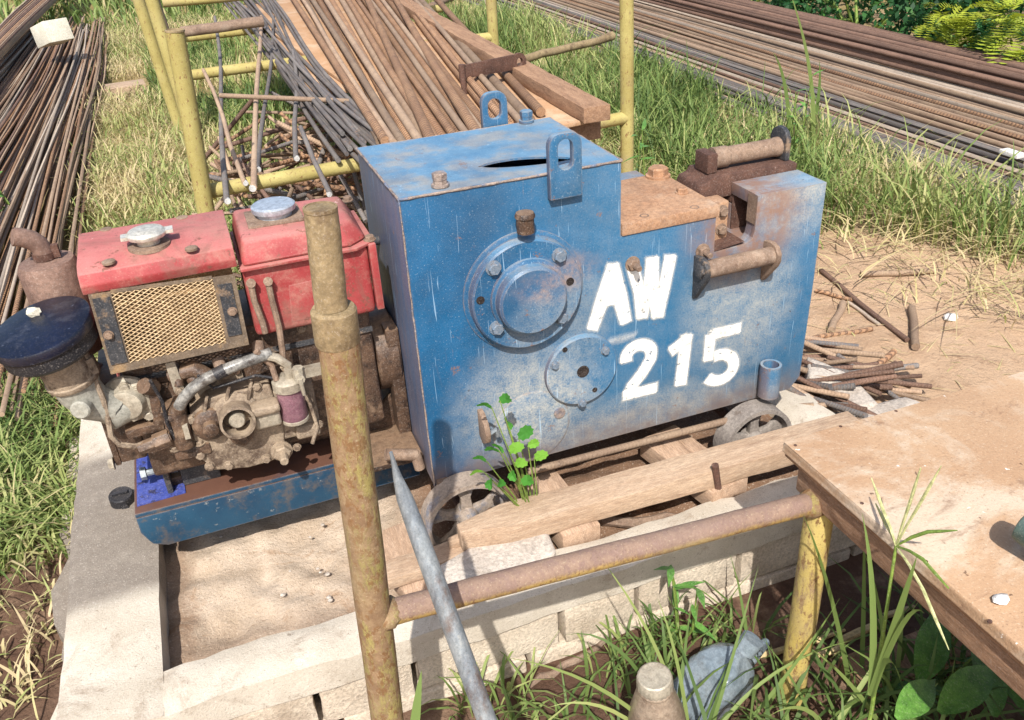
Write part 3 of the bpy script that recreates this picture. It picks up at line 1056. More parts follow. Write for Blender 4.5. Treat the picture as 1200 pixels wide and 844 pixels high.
# jaw: cover plate, blade, guide rollers
pl = B()
pl.box2((.4425, -.004, .8225), (.668, .24, .848))
jaw = pl.build('jaw_plate', MT['rust_orange'], cutter, bevel=.003)
for px, py, kk in ((771, 207, 1.9), (799, 226, 1.0)):
    p = on_z(px, py, .848)
    bolt(jaw, (p[0], p[1], .848), (0, 0, 1), 'rust_orange', kk)
for px, py in ((755, 253), (814, 243)):
    p = on_z(px, py, .848)
    b = B()
    b.lathe([(.010, -.002), (.010, .0006), (.007, .0008), (.006, -.0015)], (p[0], p[1], .848), n=16)
    b.build('countersunk_screw', MT['rust'], jaw)
bl = B()
bl.box2((.650, .046, .7435), (.722, .092, .832))
blade = bl.build('blade_block', MT['rust_orange'], cutter, bevel=.003)
for z in (.812, .770):
    bolt(blade, (.706, .046, z), (0, -1, 0), 'rust', .9)
bl = B()
bl.box2((.664, .20, .742), (.7635, .215, .80))
bl.build('jaw_back', MT['rust_dark'], cutter)
bl = B()
bl.box2((.7645, .096, .7425), (.899, .0995, .8235))
bl.build('jaw_back', MT['rust_dark'], cutter)
bl = B()
bl.add([(.664, .001, .7435), (.738, .001, .752), (.738, .199, .752), (.664, .199, .7435)], [(0, 1, 2, 3)])
bl.build('jaw_floor', MT['rust_dark'], cutter)
bl = B()
bl.add([(.7596, .001, .785), (.7606, .001, .848), (.7606, .0335, .848), (.7596, .0335, .785)], [(0, 1, 2, 3)])
bl.build('jaw_cheek', MT['rust'], cutter)
# raised guide behind the jaw with its roller
bk = B()
bk.xz([(.684, .818), (.764, .818), (.764, .802), (.932, .802), (.932, .866), (.716, .868), (.708, .856), (.690, .852), (.684, .84)], .102, .205)
gd = bk.build('guide_bed', MT['rust_dark'], cutter, bevel=.004)
rz = .8935
bk = B()
bk.box2((.712, .122, .869), (.738, .176, .912))
bk.build('roller_bracket', MT['rust_dark'], gd, bevel=.004)
bk = B()
bk.lathe([(.0245, 0), (.0245, .004), (.0235, .010), (.0235, .035), (.0205, .038), (.0205, .160), (.022, .163), (.022, .172)], (.7385, .149, rz), (1, 0, 0), 24)
bk.build('roller', MT['rust'], gd, sharp=30)
bk = B()
bk.yz([(.120, .867), (.182, .867), (.182, .915), (.174, .930), (.160, .938), (.142, .938), (.128, .930), (.120, .915)], .911, .924)
bk.build('roller_plate', MT['black_steel'], gd, bevel=.003)
# front pin held by two brackets
pa = on_y(824, 317, -.03); pb = on_y(906, 299, -.03)
zz = (pa[2] + pb[2]) / 2
b = B()
b.lathe([(.0195, 0), (.0195, pb[0] - pa[0] - .012)], (pa[0] + .006, -.03, zz), (1, 0, 0), 22)
pin = b.build('guide_pin', MT['rust'], cutter, sharp=30)
for x, ln in ((pa[0], .075), (pb[0], .068)):
    b = B()
    b.yz([(.001, zz - ln), (-.006, zz - ln - .002), (-.046, zz - .022), (-.053, zz - .008), (-.053, zz + .010), (-.042, zz + .024), (-.024, zz + .028), (.001, zz + .024)], x - .006, x + .006)
    b.build('pin_bracket', MT['rust'] if x > pa[0] else MT['black_steel'], pin, bevel=.003)
b = B()
b.lathe([(.017, 0), (.017, .006), (.012, .008)], (pa[0] - .006, -.03, zz), (-1, 0, 0), 6)
b.build('pin_head', MT['black_steel'], pin)
# socket tube at the lower right, hook bracket at the lower left
p = on_y(903, 446, -.03)
b = B()
prf = [(.0245, -.042), (.0245, .042), (.0185, .042), (.0185, .0), (.004, .0)]
b.lathe(prf, (p[0], -.026, p[2]), (0, 0, 1), 24)
b.box2((p[0] - .012, -.006, p[2] - .03), (p[0] + .012, .001, p[2] + .03))
b.build('socket_tube', BL, cutter, sharp=30)
p = on_y(569, 505, -.03)
b = B()
b.yz([(.001, p[2] - .028), (-.02, p[2] - .038), (-.044, p[2] - .022), (-.05, p[2] + .0), (-.04, p[2] + .022), (-.018, p[2] + .036), (.001, p[2] + .038)], p[0] - .006, p[0] + .006)
hk = b.build('hook_bracket', MT['rust'], cutter, bevel=.003)
b = B()
b.tube([(p[0] + .004, -.03, p[2] - .012), (p[0] + .022, -.03, p[2] - .004), (p[0] + .026, -.03, p[2] - .02)], .006, 8)
b.build('hook_pin', MT['galvanised'], hk)


# wheels
def wheel(cx, cz, r, y0, w, mat, spokes):
    b = B()
    n = 48
    prof = [(r, 0), (r, w), (r - .011, w), (r - .014, w * .8), (r - .014, w * .2), (r - .011, 0)]
    v, f = [], []
    for k in range(n):
        a = 2 * math.pi * k / n
        for rr_, yy in prof:
            v.append((cx + rr_ * math.cos(a), y0 - yy, cz + rr_ * math.sin(a)))
    m = len(prof)
    for k in range(n):
        for q in range(m):
            f.append((k * m + q, k * m + (q + 1) % m, ((k + 1) % n) * m + (q + 1) % m, ((k + 1) % n) * m + q))
    b.add(v, f)
    wh = b.build('wheel', mat, cutter, sharp=35)
    b = B()
    b.lathe([(.024, 0), (.024, w * .6), (.014, w * .95), (.012, w * 1.05)], (cx, y0 - w * .1, cz), (0, -1, 0), 20)
    b.build('hub', mat, wh, sharp=30)
    for k in range(spokes):
        a = 2 * math.pi * (k + .25) / spokes
        d = vec(math.cos(a), 0, math.sin(a)); t = vec(-math.sin(a), 0, math.cos(a))
        b = B()
        c = vec(cx, y0 - w * .45, cz)
        v = []
        for rr_, hw, th in ((.018, .014, .008), (r * .5, .011, .006), (r - .011, .026, .006)):
            for sx, sy in ((-1, -1), (1, -1), (1, 1), (-1, 1)):
                v.append(c + d * rr_ + t * hw * sx + vec(0, th * sy, 0))
        f = [(0, 1, 2, 3), (8, 11, 10, 9)]
        for i in range(2):
            for q in range(4):
                f.append((i * 4 + q, i * 4 + (q + 1) % 4, i * 4 + 4 + (q + 1) % 4, i * 4 + 4 + q))
        b.add(v, f).build('spoke', mat, wh, bevel=.003)
    return wh


MT['wheel'] = surf('worn_iron_wheel', S(132, 118, 106), S(156, 142, 128), 16, .8, .0, [(S(96, 108, 128), 12, .52, .66, .7), (S(86, 66, 54), 28, .52, .7, .6)], bump=.4)
MT['wheel_grey'] = surf('grey_iron_wheel', S(116, 108, 102), S(142, 134, 126), 16, .8, 0, [(S(84, 70, 60), 28, .54, .7, .6)], bump=.4)
wc = on_y(545, 557, -.05)
wheel(wc[0], wc[2] - .120, .098, -.008, .052, MT['wheel'], 5)
wc2 = on_y(891, 472, -.05)
wheel(wc2[0], wc2[2] - .112, .094, -.008, .052, MT['wheel_grey'], 5)
b = B()
b.cyl((wc[0], -.02, wc[2] - .120), (wc[0], .40, wc[2] - .120), .014, n=12)
b.build('axle', MT['rust_dark'], cutter)
b = B()
b.cyl((wc2[0], -.02, wc2[2] - .112), (wc2[0], .40, wc2[2] - .112), .014, n=12)
b.build('axle', MT['rust_dark'], cutter)
for y in (.40,):
    for c, m in ((wc, 'wheel'), (wc2, 'wheel_grey')):
        wheel(c[0], c[2] - .118, .098, y + .05, .048, MT[m], 5)

# engine bed welded to the machine: channel with a top plate
RY, RZ = .135, .362
bed = B()
bed.box2((-.604, RY, RZ - .010), (-.012, .40, RZ))
bedo = bed.build('bed_plate', MT['blue_rail'], cutter, bevel=.002)
bed = B()
bed.xz([(-.604, RZ - .011), (-.0, RZ - .011), (-.0, RZ - .092), (-.30, RZ - .095), (-.56, RZ - .098), (-.588, RZ - .085), (-.604, RZ - .05)], RY + .0, RY + .012)
bed.build('bed_channel', MT['blue_rail'], cutter, bevel=.002)
bed = B()
bed.box2((-.604, .388, RZ - .095), (-.0, .40, RZ - .011))
bed.build('bed_channel', MT['blue_rail'], cutter, bevel=.002)
# small oily shelf beside the housing with its drain pipe
sh = B()
sh.box2((-.17, .06, RZ + .003), (-.003, RY + .20, RZ + .016))
shelf = sh.build('oily_shelf', MT['iron_oily'], cutter, bevel=.003)
sh = B()
q0 = on_y(452, 533, .05); q1 = on_y(488, 533, .05)
sh.tube([q0, q1], .013, 12)
sh.tube([q1 + vec(-.002, 0, .006), q1 + vec(.003, -.004, -.034)], .012, 12)
sh.build('drain_pipe', MT['copper'] if 'copper' in MT else MT['rust'], shelf, sharp=40)
sh = B()
sh.box2((-.03, .16, RZ + .016), (-.002, .34, RZ + .28))
sh.xz([(-.12, RZ + .016), (-.03, RZ + .016), (-.03, RZ + .1)], .20, .215)
sh.build('guard_bracket', MT['iron_oily'], cutter, bevel=.003)
sh = B()
sh.box2((.005, -.012, ZB - .03), (.03, .002, ZB + .015))
sh.build('foot_tab', MT['rust'], cutter, bevel=.002)


# ---------------------------------------------------------------- stencilled lettering
def paint_white():
    n = N('white_spray_paint')
    at = n.new('ShaderNodeAttribute'); at.attribute_name = 'cover'
    edge = n.math('ADD', at.outputs['Fac'], n.math('MULTIPLY', n.math('SUBTRACT', n.noise(260, 4, .8), .5), .5))
    a = n.math('MAXIMUM', n.ramp(edge, .5, .86), n.ramp(edge, .1, .8, 0., .42))
    chip = n.math('MAXIMUM', n.ramp(n.noise(60, 5, .75), .60, .64, 0., 1.), n.ramp(n.noise(210, 3, .75), .60, .68, 0., .7))
    a = n.math('MULTIPLY', a, n.math('SUBTRACT', 1., n.math('MULTIPLY', chip, .8)))
    c = n.mix(n.ramp(n.noise(30, 5), .5, .75, 0, .6), S(228, 226, 218), S(190, 184, 172))
    n.done(c, .8, 0, n.bump(n.noise(240, 3), .25, .001), .2)
    tr = n.new('ShaderNodeBsdfTransparent')
    mx = n.new('ShaderNodeMixShader')
    n.link(a, mx.inputs[0])
    n.link(tr.outputs[0], mx.inputs[1])
    n.link(n.bs.outputs[0], mx.inputs[2])
    n.link(mx.outputs[0], n.out.inputs['Surface'])
    return n.m


MT['letter'] = paint_white()


def glyph(name, strokes, layer):
    """strokes: polylines (photo px on the front face) with a half width in px; soft spray edge stored as 'cover'"""
    V, F, C = [], [], []
    for si, (pts, hw) in enumerate(strokes):
        P = [on_y(x, y, 0) for x, y in pts]
        P = [vec(p[0], p[2]) for p in P]
        s = .00172
        m = len(P)
        rows = []
        for i, p in enumerate(P):
            d = P[min(i + 1, m - 1)] - P[max(i - 1, 0)]
            d /= np.linalg.norm(d)
            nrm = vec(-d[1], d[0])
            w = hw[i] if not np.isscalar(hw) else hw
            e = 0
            rows.append((p, nrm, w * s, d))
        pk = 1. if name != 'spray_streak' else .62
        y = -.0012 - .00035 * (layer + si)
        fe = .011 if name != 'spray_streak' else .016
        ext = []
        p, nr, w, d = rows[0]
        ext.append((p - d * fe, nr, w, True))
        ext += [(p, nr, w, False) for p, nr, w, d in rows]
        p, nr, w, d = rows[-1]
        ext.append((p + d * fe, nr, w, True))
        o = len(V)
        for p, nr, w, end in ext:
            for a, c in ((-(w + fe), 0), (-w + .0005, pk), (w - .0005, pk), (w + fe, 0)):
                q = p + nr * a
                V.append((q[0], y, q[1])); C.append(0. if end else float(c))
        for i in range(len(ext) - 1):
            for k in range(3):
                F.append((o + i * 4 + k, o + i * 4 + k + 1, o + i * 4 + k + 5, o + i * 4 + k + 4))
    off = root_loc(cutter)
    me = bpy.data.meshes.new(name)
    me.from_pydata([tuple(np.array(v) - off) for v in V], [], F)
    at = me.attributes.new('cover', 'FLOAT', 'POINT')
    at.data.foreach_set('value', C)
    me.materials.append(MT['letter'])
    o = bpy.data.objects.new(name, me)
    COL.objects.link(o)
    o.parent = housing
    return o


def arc(cx, cy, rx, ry, a0, a1, n=12, shear=-.24):
    return [(cx + rx * math.cos(t), cy + ry * math.sin(t) + shear * rx * math.cos(t)) for t in np.radians(np.linspace(a0, a1, n))]


glyph('letter_a', [([(718, 311), (708, 345), (694, 385)], [6, 8, 6]), ([(718, 311), (726, 348), (733, 377)], [6, 8, 6]), ([(706, 351), (728, 346)], 8), ([(716, 322), (717, 352)], [6, 10])], 0)
glyph('letter_w', [([(741, 312), (749, 342), (752, 371)], 6), ([(752, 371), (760, 335), (764, 303)], 6), ([(764, 303), (765, 340), (770, 370)], 6.5), ([(770, 370), (778, 335), (785, 300)], 6.5)], 1)
glyph('digit_two', [(arc(748, 417, 15, 13, 170, 360, 14) + [(762, 420), (752, 437), (740, 452), (736, 462)], [6.5] * 14 + [6.5] * 4), ([(731, 463), (768, 454)], 6)], 2)
glyph('digit_one', [([(804, 393), (797, 450)], 7), ([(786, 411), (805, 396)], 6)], 3)
glyph('digit_five', [([(832, 392), (866, 384)], 6), ([(832, 393), (829, 421)], 6), (arc(842, 430, 17, 15, 255, 500, 16), 6.5)], 4)
glyph('spray_streak', [([(714, 399), (726, 397), (742, 392)], [1.2, 2, .6])], 5)

# ---------------------------------------------------------------- the diesel engine on its bed
eng = empty('diesel_engine', (-.30, .20, RZ), 'small oily diesel engine with faded red hood and tank on the blue bed', 'engine')
RED, OIL, DST = MT['red'], MT['iron_oily'], MT['iron_dusty']
EY = .085          # front plane of the hood


def E(px, py, y):
    p = on_y(px, py, y)
    return vec(p[0], y, p[2])


# crankcase and cylinder block
b = B()
b.box2((-.545, .140, .435), (-.06, .335, .725))
b.box2((-.50, .215, RZ + .012), (-.11, .31, .434))
crank = b.build('crankcase', OIL, eng, bevel=.010, seg=3, cuts=2, rough=.0015)
b = B()
b.box2((-.60, .16, .475), (-.548, .32, .66))
b.box2((-.612, .16, .47), (-.599, .30, .64))
head = b.build('cylinder_head', OIL, eng, bevel=.006)
for y, z in ((.16, .48), (.16, .64), (.30, .64), (.24, .655)):
    bolt(head, (-.613, y, z), (-1, 0, 0), 'alu_dirty', .9)
# mounting feet
for x in (-.50, -.12):
    b = B()
    b.box2((x - .035, .20, RZ + .001), (x + .035, .34, RZ + .022))
    b.build('mounting_foot', OIL, eng, bevel=.003)
# gear cover
gy = .118
out = [(222, 478), (243, 459), (300, 446), (314, 443), (330, 488), (333, 525), (315, 533), (290, 540), (250, 543), (232, 527), (224, 505)]
poly = [(E(x, y, gy)[0], E(x, y, gy)[2]) for x, y in out]
b = B()
b.xz(poly, gy - .028, gy + .02)
gear = b.build('gear_cover', DST, eng, bevel=.005, seg=3)
gf = gy - .028
for x, y in ((224, 491), (235, 533), (246, 546), (268, 545), (312, 537), (327, 493), (300, 452)):
    p = E(x, y, gf)
    bolt(gear, p, (0, -1, 0), 'iron_dusty', .72)
p = E(330, 528, gf)
bolt(gear, p, (0, -1, 0), 'iron_dusty', 1.5, True, 'drain_bolt')
# shaft bosses
p = E(246, 496, gf)
b = B()
b.lathe([(.036, -.004), (.034, .008), (.026, .014), (.016, .016), (.015, .030), (.012, .032)], p, (0, -1, 0), 24)
b.build('idler_boss', OIL, gear, sharp=35)
# starting-handle cup
p = E(278, 490, gf)
b = B()
b.lathe([(.046, -.002), (.045, .006), (.034, .016), (.034, .050), (.029, .051), (.028, .012)], p + vec(.0, 0, .012), (0, -1, .12), 28)
cup = b.build('crank_cup', DST, gear, sharp=35)
b = B()
b.lathe([(.016, .0), (.016, .038), (.013, .042)], p + vec(.0, 0, .012), (0, -1, .12), 16)
b.build('crank_shaft', MT['alu_dirty'], cup)
b = B()
b.xz([(p[0] - .036, p[2] + .0), (p[0] + .036, p[2] - .002), (p[0] + .022, p[2] - .045), (p[0] + .002, p[2] - .062), (p[0] - .020, p[2] - .046)], gf - .016, gf + .002)
lob = b.build('cup_flange', OIL, gear, bevel=.006, seg=3)
bolt(lob, vec(p[0] - .018, gf - .016, p[2] - .018), (0, -1, 0), 'iron_oily', .7)
bolt(lob, vec(p[0] + .004, gf - .016, p[2] - .040), (0, -1, 0), 'iron_oily', .7)
# oil filler
p = E(311, 480, gf)
b = B()
b.box(p + vec(0, -.018, 0), (.052, .034, .048))
fil = b.build('oil_filler', MT['alu_dirty'], gear, bevel=.008, seg=3)
b = B()
b.box(p + vec(0, -.024, .020), (.056, .040, .018))
b.build('filler_lid', DST, fil, bevel=.007, seg=3)
# injection pump with its fuel line and bracket
p = E(208, 505, .10)
b = B()
b.box(p + vec(.004, .012, .01), (.045, .05, .09))
b.cyl(p + vec(-.012, -.014, .0), p + vec(-.075, -.014, -.012), .013, n=6)
b.cyl(p + vec(-.014, -.014, .0), p + vec(-.045, -.014, -.006), .017, n=6)
b.cyl(p + vec(.008, -.012, -.03), p + vec(.008, -.012, .055), .019, n=16)
pump = b.build('injection_pump', OIL, eng, bevel=.002, sharp=30)
b = B()
b.box(p + vec(.018, -.030, .012), (.010, .010, .030))
b.build('pump_label', MT['alu_dirty'], pump)
b = B()
b.box(p + vec(.018, .01, -.048), (.07, .05, .026))
b.build('pump_base', OIL, pump, bevel=.006)
for dx in (-.012, .034):
    bolt(pump, p + vec(dx, -.008, -.036), (0, 0, 1), 'iron_dusty', .75)
b = B()
pts = [E(106, 432, .10), E(112, 447, .095), E(121, 468, .09), E(127, 492, .09), E(130, 511, .085), E(140, 521, .085), E(158, 523, .085), E(178, 518, .09), E(190, 512, .09)]
b.tube(pts, .0055, 8)
b.build('injection_line', MT['iron_dusty'], eng)
b = B()
q = E(107, 430, .10)
b.cyl(q + vec(0, 0, -.012), q + vec(-.004, 0, .02), .013, n=6)
b.cyl(q + vec(-.004, 0, .02), q + vec(-.010, 0, .05), .009, n=10)
b.build('injector_nut', MT['iron_dusty'], eng, sharp=30)
# side port cover with bolts above the pump
c = E(152, 470, .12)
b = B()
b.lathe([(.050, 0), (.048, .006), (.035, .012), (.030, .030), (.026, .032)], c + vec(0, .012, 0), (-.25, -1, 0), 24)
port = b.build('intake_port', MT['alu_dirty'], eng, sharp=40)
for x, y in ((160, 458), (157, 487), (175, 486), (146, 454)):
    bolt(port, E(x, y, .118), (0, -1, 0), 'alu_dirty', .8)
b = B()
b.xz([(E(172, 448, .12)[0], E(172, 448, .12)[2]), (E(184, 446, .12)[0], E(184, 446, .12)[2]), (E(193, 500, .12)[0], E(193, 500, .12)[2]), (E(150, 512, .12)[0], E(150, 512, .12)[2]), (E(146, 502, .12)[0], E(146, 502, .12)[2]), (E(180, 494, .12)[0], E(180, 494, .12)[2])], .108, .135)
b.build('head_flange', OIL, eng, bevel=.003)
# pipe stubs between hood and block
for (x0, y0), (x1, y1), r in (((222, 432), (232, 455), .014), ((205, 425), (210, 452), .010), ((255, 420), (262, 440), .012), ((302, 402), (304, 415), .012), ((180, 455), (168, 452), .016)):
    b = B()
    b.tube([E(x0, y0, .118), E((x0 + x1) / 2, (y0 + y1) / 2, .108), E(x1, y1, .100)], r, 12)
    b.build('pipe_stub', OIL if r != .012 else MT['rust'], eng, sharp=40)
b = B()
q = E(226, 452, .10)
b.tube([E(200, 440, .12), E(228, 432, .105), E(252, 446, .10)], .016, 12)
b.build('rocker_tube', OIL, eng)
# breather hose
b = B()
hp = [E(206, 484, .085), E(210, 476, .078), E(216, 466, .072), E(226, 455, .068), E(240, 445, .066), E(258, 436, .066), E(280, 427, .068), E(300, 420, .072), E(317, 414, .078)]
b.tube(hp, .0115, 12)
hose = b.build('breather_hose', MT['rubber'], eng)
b = B()
q = hp[4]
b.tube([E(252, 439.5, .066), E(264, 433.5, .066)], .0128, 12)
b.build('hose_band', MT['black'], hose)
b = B()
b.tube([hp[0] + vec(-.012, 0, -.008), hp[0], hp[1]], [.016, .015, .013], 10)
b.build('hose_elbow', OIL, hose)
# fuel filter
p = E(342, 470, .075)
b = B()
b.lathe([(.0, 0), (.024, .002), (.0265, .008), (.0265, .075)], p + vec(0, 0, -.042), n=28)
ff = b.build('fuel_filter', MT['purple'], eng, sharp=35)
b = B()
b.lathe([(.031, 0), (.031, .018), (.027, .022), (.012, .026)], p + vec(0, 0, .033), n=28)
b.build('filter_collar', MT['alu_dirty'], ff, sharp=35)
b = B()
b.lathe([(.0275, 0), (.0275, .006), (.026, .007)], p + vec(0, 0, -.043), n=28)
b.build('filter_ring', MT['alu_dirty'], ff)
b = B()
b.tube([p + vec(.004, -.006, .056), p + vec(.006, -.006, .085), p + vec(-.012, -.004, .105), p + vec(-.03, 0, .112)], .009, 10)
b.cyl(p + vec(.022, -.012, .048), p + vec(.022, -.012, .078), .012, n=8)
b.cyl(p + vec(.022, -.020, .062), p + vec(.022, -.034, .062), .010, n=8)
b.tube([p + vec(.022, -.034, .064), p + vec(.024, -.036, .028)], [.005, .0035], 8)
b.box(p + vec(.055, .0, .058), (.05, .016, .020))
b.build('fuel_cock', MT['alu_dirty'], ff, sharp=35)
b = B()
b.box(p + vec(.006, .045, -.04), (.085, .05, .12))
b.box(p + vec(.02, .03, -.085), (.05, .05, .03))
tim = b.build('side_case', DST, eng, bevel=.008, seg=3)
for x, y in ((358, 505), (348, 524), (374, 497)):
    bolt(tim, E(x, y, .088), (0, -1, 0), 'iron_dusty', .6)
# two rusty lines on the tank side
for pts in (((294, 332), (298, 352), (308, 378), (311, 390)), ((314, 330), (319, 352), (327, 382), (331, 410), (332, 428))):
    b = B()
    b.tube([E(x, y, .083) for x, y in pts], .0062, 8)
    ln = b.build('fuel_line', MT['rust'], eng)
    b = B()
    b.cyl(E(*pts[0], .092), E(*pts[0], .078), .009, n=8)
    b.build('banjo_bolt', MT['rust'], ln)

# radiator with its mesh
b = B()
x0 = -.555; x1 = -.297
b.box2((x0 + .012, .118, .715), (x1 - .01, .27, .882))
rad = b.build('radiator', MT['core'], eng, cuts=2, rough=.002)
b = B()
b.box2((x0 + .006, .10, .70), (x0 + .011, .28, .885))
b.build('radiator_side', RED, rad)
fr = B()
TL, TR, BR_, BLc = [E(*q, EY - .006) for q in ((103, 346), (275, 322), (292, 404), (130, 439))]


def pp(u, v, dy=0.):
    return (TL * (1 - u) + TR * u) * (1 - v) + (BLc * (1 - u) + BR_ * u) * v + vec(0, dy, 0)


def bar_quad(bd, us, vs_, th=.003):
    q = [pp(us[0], vs_[0]), pp(us[1], vs_[0]), pp(us[1], vs_[1]), pp(us[0], vs_[1])]
    v = q + [a + vec(0, th, 0) for a in q]
    bd.add(v, [(0, 1, 2, 3), (7, 6, 5, 4), (0, 4, 5, 1), (1, 5, 6, 2), (2, 6, 7, 3), (3, 7, 4, 0)])


bar_quad(fr, (0, .15), (0, 1)); bar_quad(fr, (.84, 1), (.0, 1)); bar_quad(fr, (.15, .84), (.90, 1)); bar_quad(fr, (.15, .84), (-.02, .02))
grille = fr.build('grille_frame', MT['grille_rim'], eng)
for us, vv in (((.02, .135), (.05, .88)), ((.865, .965), (.10, .82))):
    st = B()
    q = [pp(us[0], vv[0], -.0025), pp(us[1], vv[0], -.0025), pp(us[1], vv[1], -.0025), pp(us[0], vv[1], -.0025)]
    v = q + [a + vec(0, .002, 0) for a in q]
    st.add(v, [(0, 1, 2, 3), (7, 6, 5, 4), (0, 4, 5, 1), (1, 5, 6, 2), (2, 6, 7, 3), (3, 7, 4, 0)])
    st.build('grille_clamp', MT['black_steel'], grille)
for u, v in ((.06, .5), (.93, .48)):
    bolt(grille, pp(u, v, -.003), (0, -1, 0), 'rust', .6)
ms = B()
W, H = .69, .88
nu, nv = 13, 18
uu = lambda a: .15 + W * a
vv = lambda a: .02 + H * a
for k in range(-nv, nu + nv):
    for sgn in (1, -1):
        seg = []
        for j in range(2 * nv + 1):
            a = (k + (j / 2 if sgn > 0 else nv - j / 2)) / nu
            c = j / (2 * nv)
            if -.001 <= a <= 1.001:
                seg.append(pp(uu(min(max(a, 0), 1)), vv(c), .0007 * sgn))
        if len(seg) > 1:
            ms.tube([seg[0], seg[-1]], .00115, 4, caps=False)
mo = ms.build('grille_mesh', MT['mesh_gold'], grille)
tag(mo, kind='stuff')
# hood over the radiator
hd = B()
hd.yz([(EY, .876), (EY - .003, .892), (EY + .006, .912), (EY + .030, .921), (.255, .930), (.278, .922), (.288, .90), (.290, .868), (.284, .868), (.282, .89), (EY + .008, .888), (EY + .006, .876)], x0 - .004, x1 + .002)
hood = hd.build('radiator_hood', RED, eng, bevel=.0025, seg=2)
hp0 = lambda x, y: on_z(x, y, .924)
for x, y in ((125, 272), (214, 258), (127, 306), (224, 290)):
    p = hp0(x, y)
    b = B()
    b.lathe([(.0115, -.002), (.0115, .0018), (.009, .003), (.003, .0032)], (p[0], p[1], .922 + (p[1] - .1) * .04), n=18)
    b.build('hood_screw', MT['rust'], hood)
p = on_z(175, 287, .924)
b = B()
b.lathe([(.038, -.004), (.037, .002), (.030, .003)], (p[0], p[1], .9245), n=28)
b.build('cap_collar', MT['rust'], hood)
b = B()
c = (p[0], p[1], .927)
b.lathe([(.020, 0), (.020, .014)], c, n=20)
b.lathe([(.033, .014), (.0345, .017), (.0345, .021), (.030, .026), (.024, .027), (.022, .0285), (.008, .0290)], c, n=28)
b.box((p[0] - .034, p[1] + .002, .9445), (.020, .022, .006))
b.box((p[0] + .036, p[1] + .002, .9455), (.020, .022, .006))
b.build('radiator_cap', MT['silver'], hood, sharp=35)
# fuel tank
b = B()
b.box2((-.289, .095, .722), (-.052, .285, .868))
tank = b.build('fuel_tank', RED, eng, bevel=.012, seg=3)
b = B()
b.xy([(-.292, .082), (-.075, .080), (-.042, .100), (-.036, .135), (-.036, .29), (-.292, .292)], .864, .870)
b.build('tank_flange', RED, tank, bevel=.002)
b = B()
b.add([(-.288, .086, .871), (-.082, .086, .871), (-.046, .115, .871), (-.043, .286, .871), (-.288, .288, .871),
       (-.278, .108, .918), (-.098, .108, .914), (-.072, .130, .912), (-.068, .268, .916), (-.278, .270, .922)],
      [(4, 3, 2, 1, 0), (5, 6, 7, 8, 9), (0, 1, 6, 5), (1, 2, 7, 6), (2, 3, 8, 7), (3, 4, 9, 8), (4, 0, 5, 9)])
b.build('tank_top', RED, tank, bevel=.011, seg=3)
p = on_z(322, 252, .922)
b = B()
b.xy([(p[0] - .055, p[1] - .045), (p[0] + .05, p[1] - .045), (p[0] + .05, p[1] + .05), (p[0] - .055, p[1] + .05)], .915, .9225)
b.build('filler_pad', MT['rust'], tank, bevel=.004)
b = B()
b.lathe([(.033, -.002), (.033, .010), (.041, .011), (.042, .014), (.042, .021), (.038, .024), (.034, .0235), (.02, .025)], (p[0], p[1], .922), n=36)
b.build('filler_cap', MT['cap_blue'], tank, sharp=35)
for x, y in ((433, 279), (407, 233)):
    q = on_z(x, y, .874)
    bolt(tank, (q[0], q[1], .870), (0, 0, 1), 'rust', .8)
# embossed panel and end lugs of the tank
b = B()
q = [E(x, y, .094) for x, y in ((338, 335), (368, 328), (372, 372), (342, 378))]
b.add(q + [a + vec(0, .006, 0) for a in q], [(0, 1, 2, 3), (0, 4, 5, 1), (1, 5, 6, 2), (2, 6, 7, 3), (3, 7, 4, 0)])
b.build('embossed_panel', RED, tank, bevel=.002)
b = B()
b.yz([(.09, .868), (.13, .868), (.115, .84), (.112, .77), (.125, .735), (.09, .728)], -.051, -.036)
b.build('tank_lug', RED, tank, bevel=.003)
# exhaust silencer
MX, MY = -.618, .245
zt_ = on_y(52, 306, MY)[2]
mx = on_y(54, 306, MY)[0]
b = B()
b.lathe([(.047, -.19), (.053, -.182), (.053, -.010), (.048, 0), (.018, .003)], (mx, MY, zt_), (-.03, 0, 1), 32)
muf = b.build('muffler', MT['muffler'], eng, sharp=40)
b = B()
et = [vec(mx, MY, zt_), vec(mx, MY, zt_ + .022), vec(mx - .003, MY - .002, zt_ + .034), vec(mx - .012, MY - .005, zt_ + .046), vec(mx - .025, MY - .010, zt_ + .055), vec(mx - .037, MY - .014, zt_ + .060)]
b.tube(et, [.018, .018, .018, .018, .0175, .017], 20, caps=False)
b.tube(et[3:], [.0145, .015, .015], 20, caps=True)
elb = b.build('exhaust_elbow', MT['muffler'], muf, sharp=50)
b = B()
b.lathe([(.0200, 0), (.0200, .012)], (mx, MY, zt_ + .006), n=20)
b.box((mx + .022, MY - .004, zt_ + .018), (.012, .012, .024))
b.build('elbow_clamp', MT['rust_dark'], muf)
b = B()
b.tube([(mx, MY, zt_ - .18), (mx + .01, MY, zt_ - .24), (mx + .06, MY, zt_ - .27)], .022, 14)
b.build('exhaust_pipe', MT['muffler'], muf)
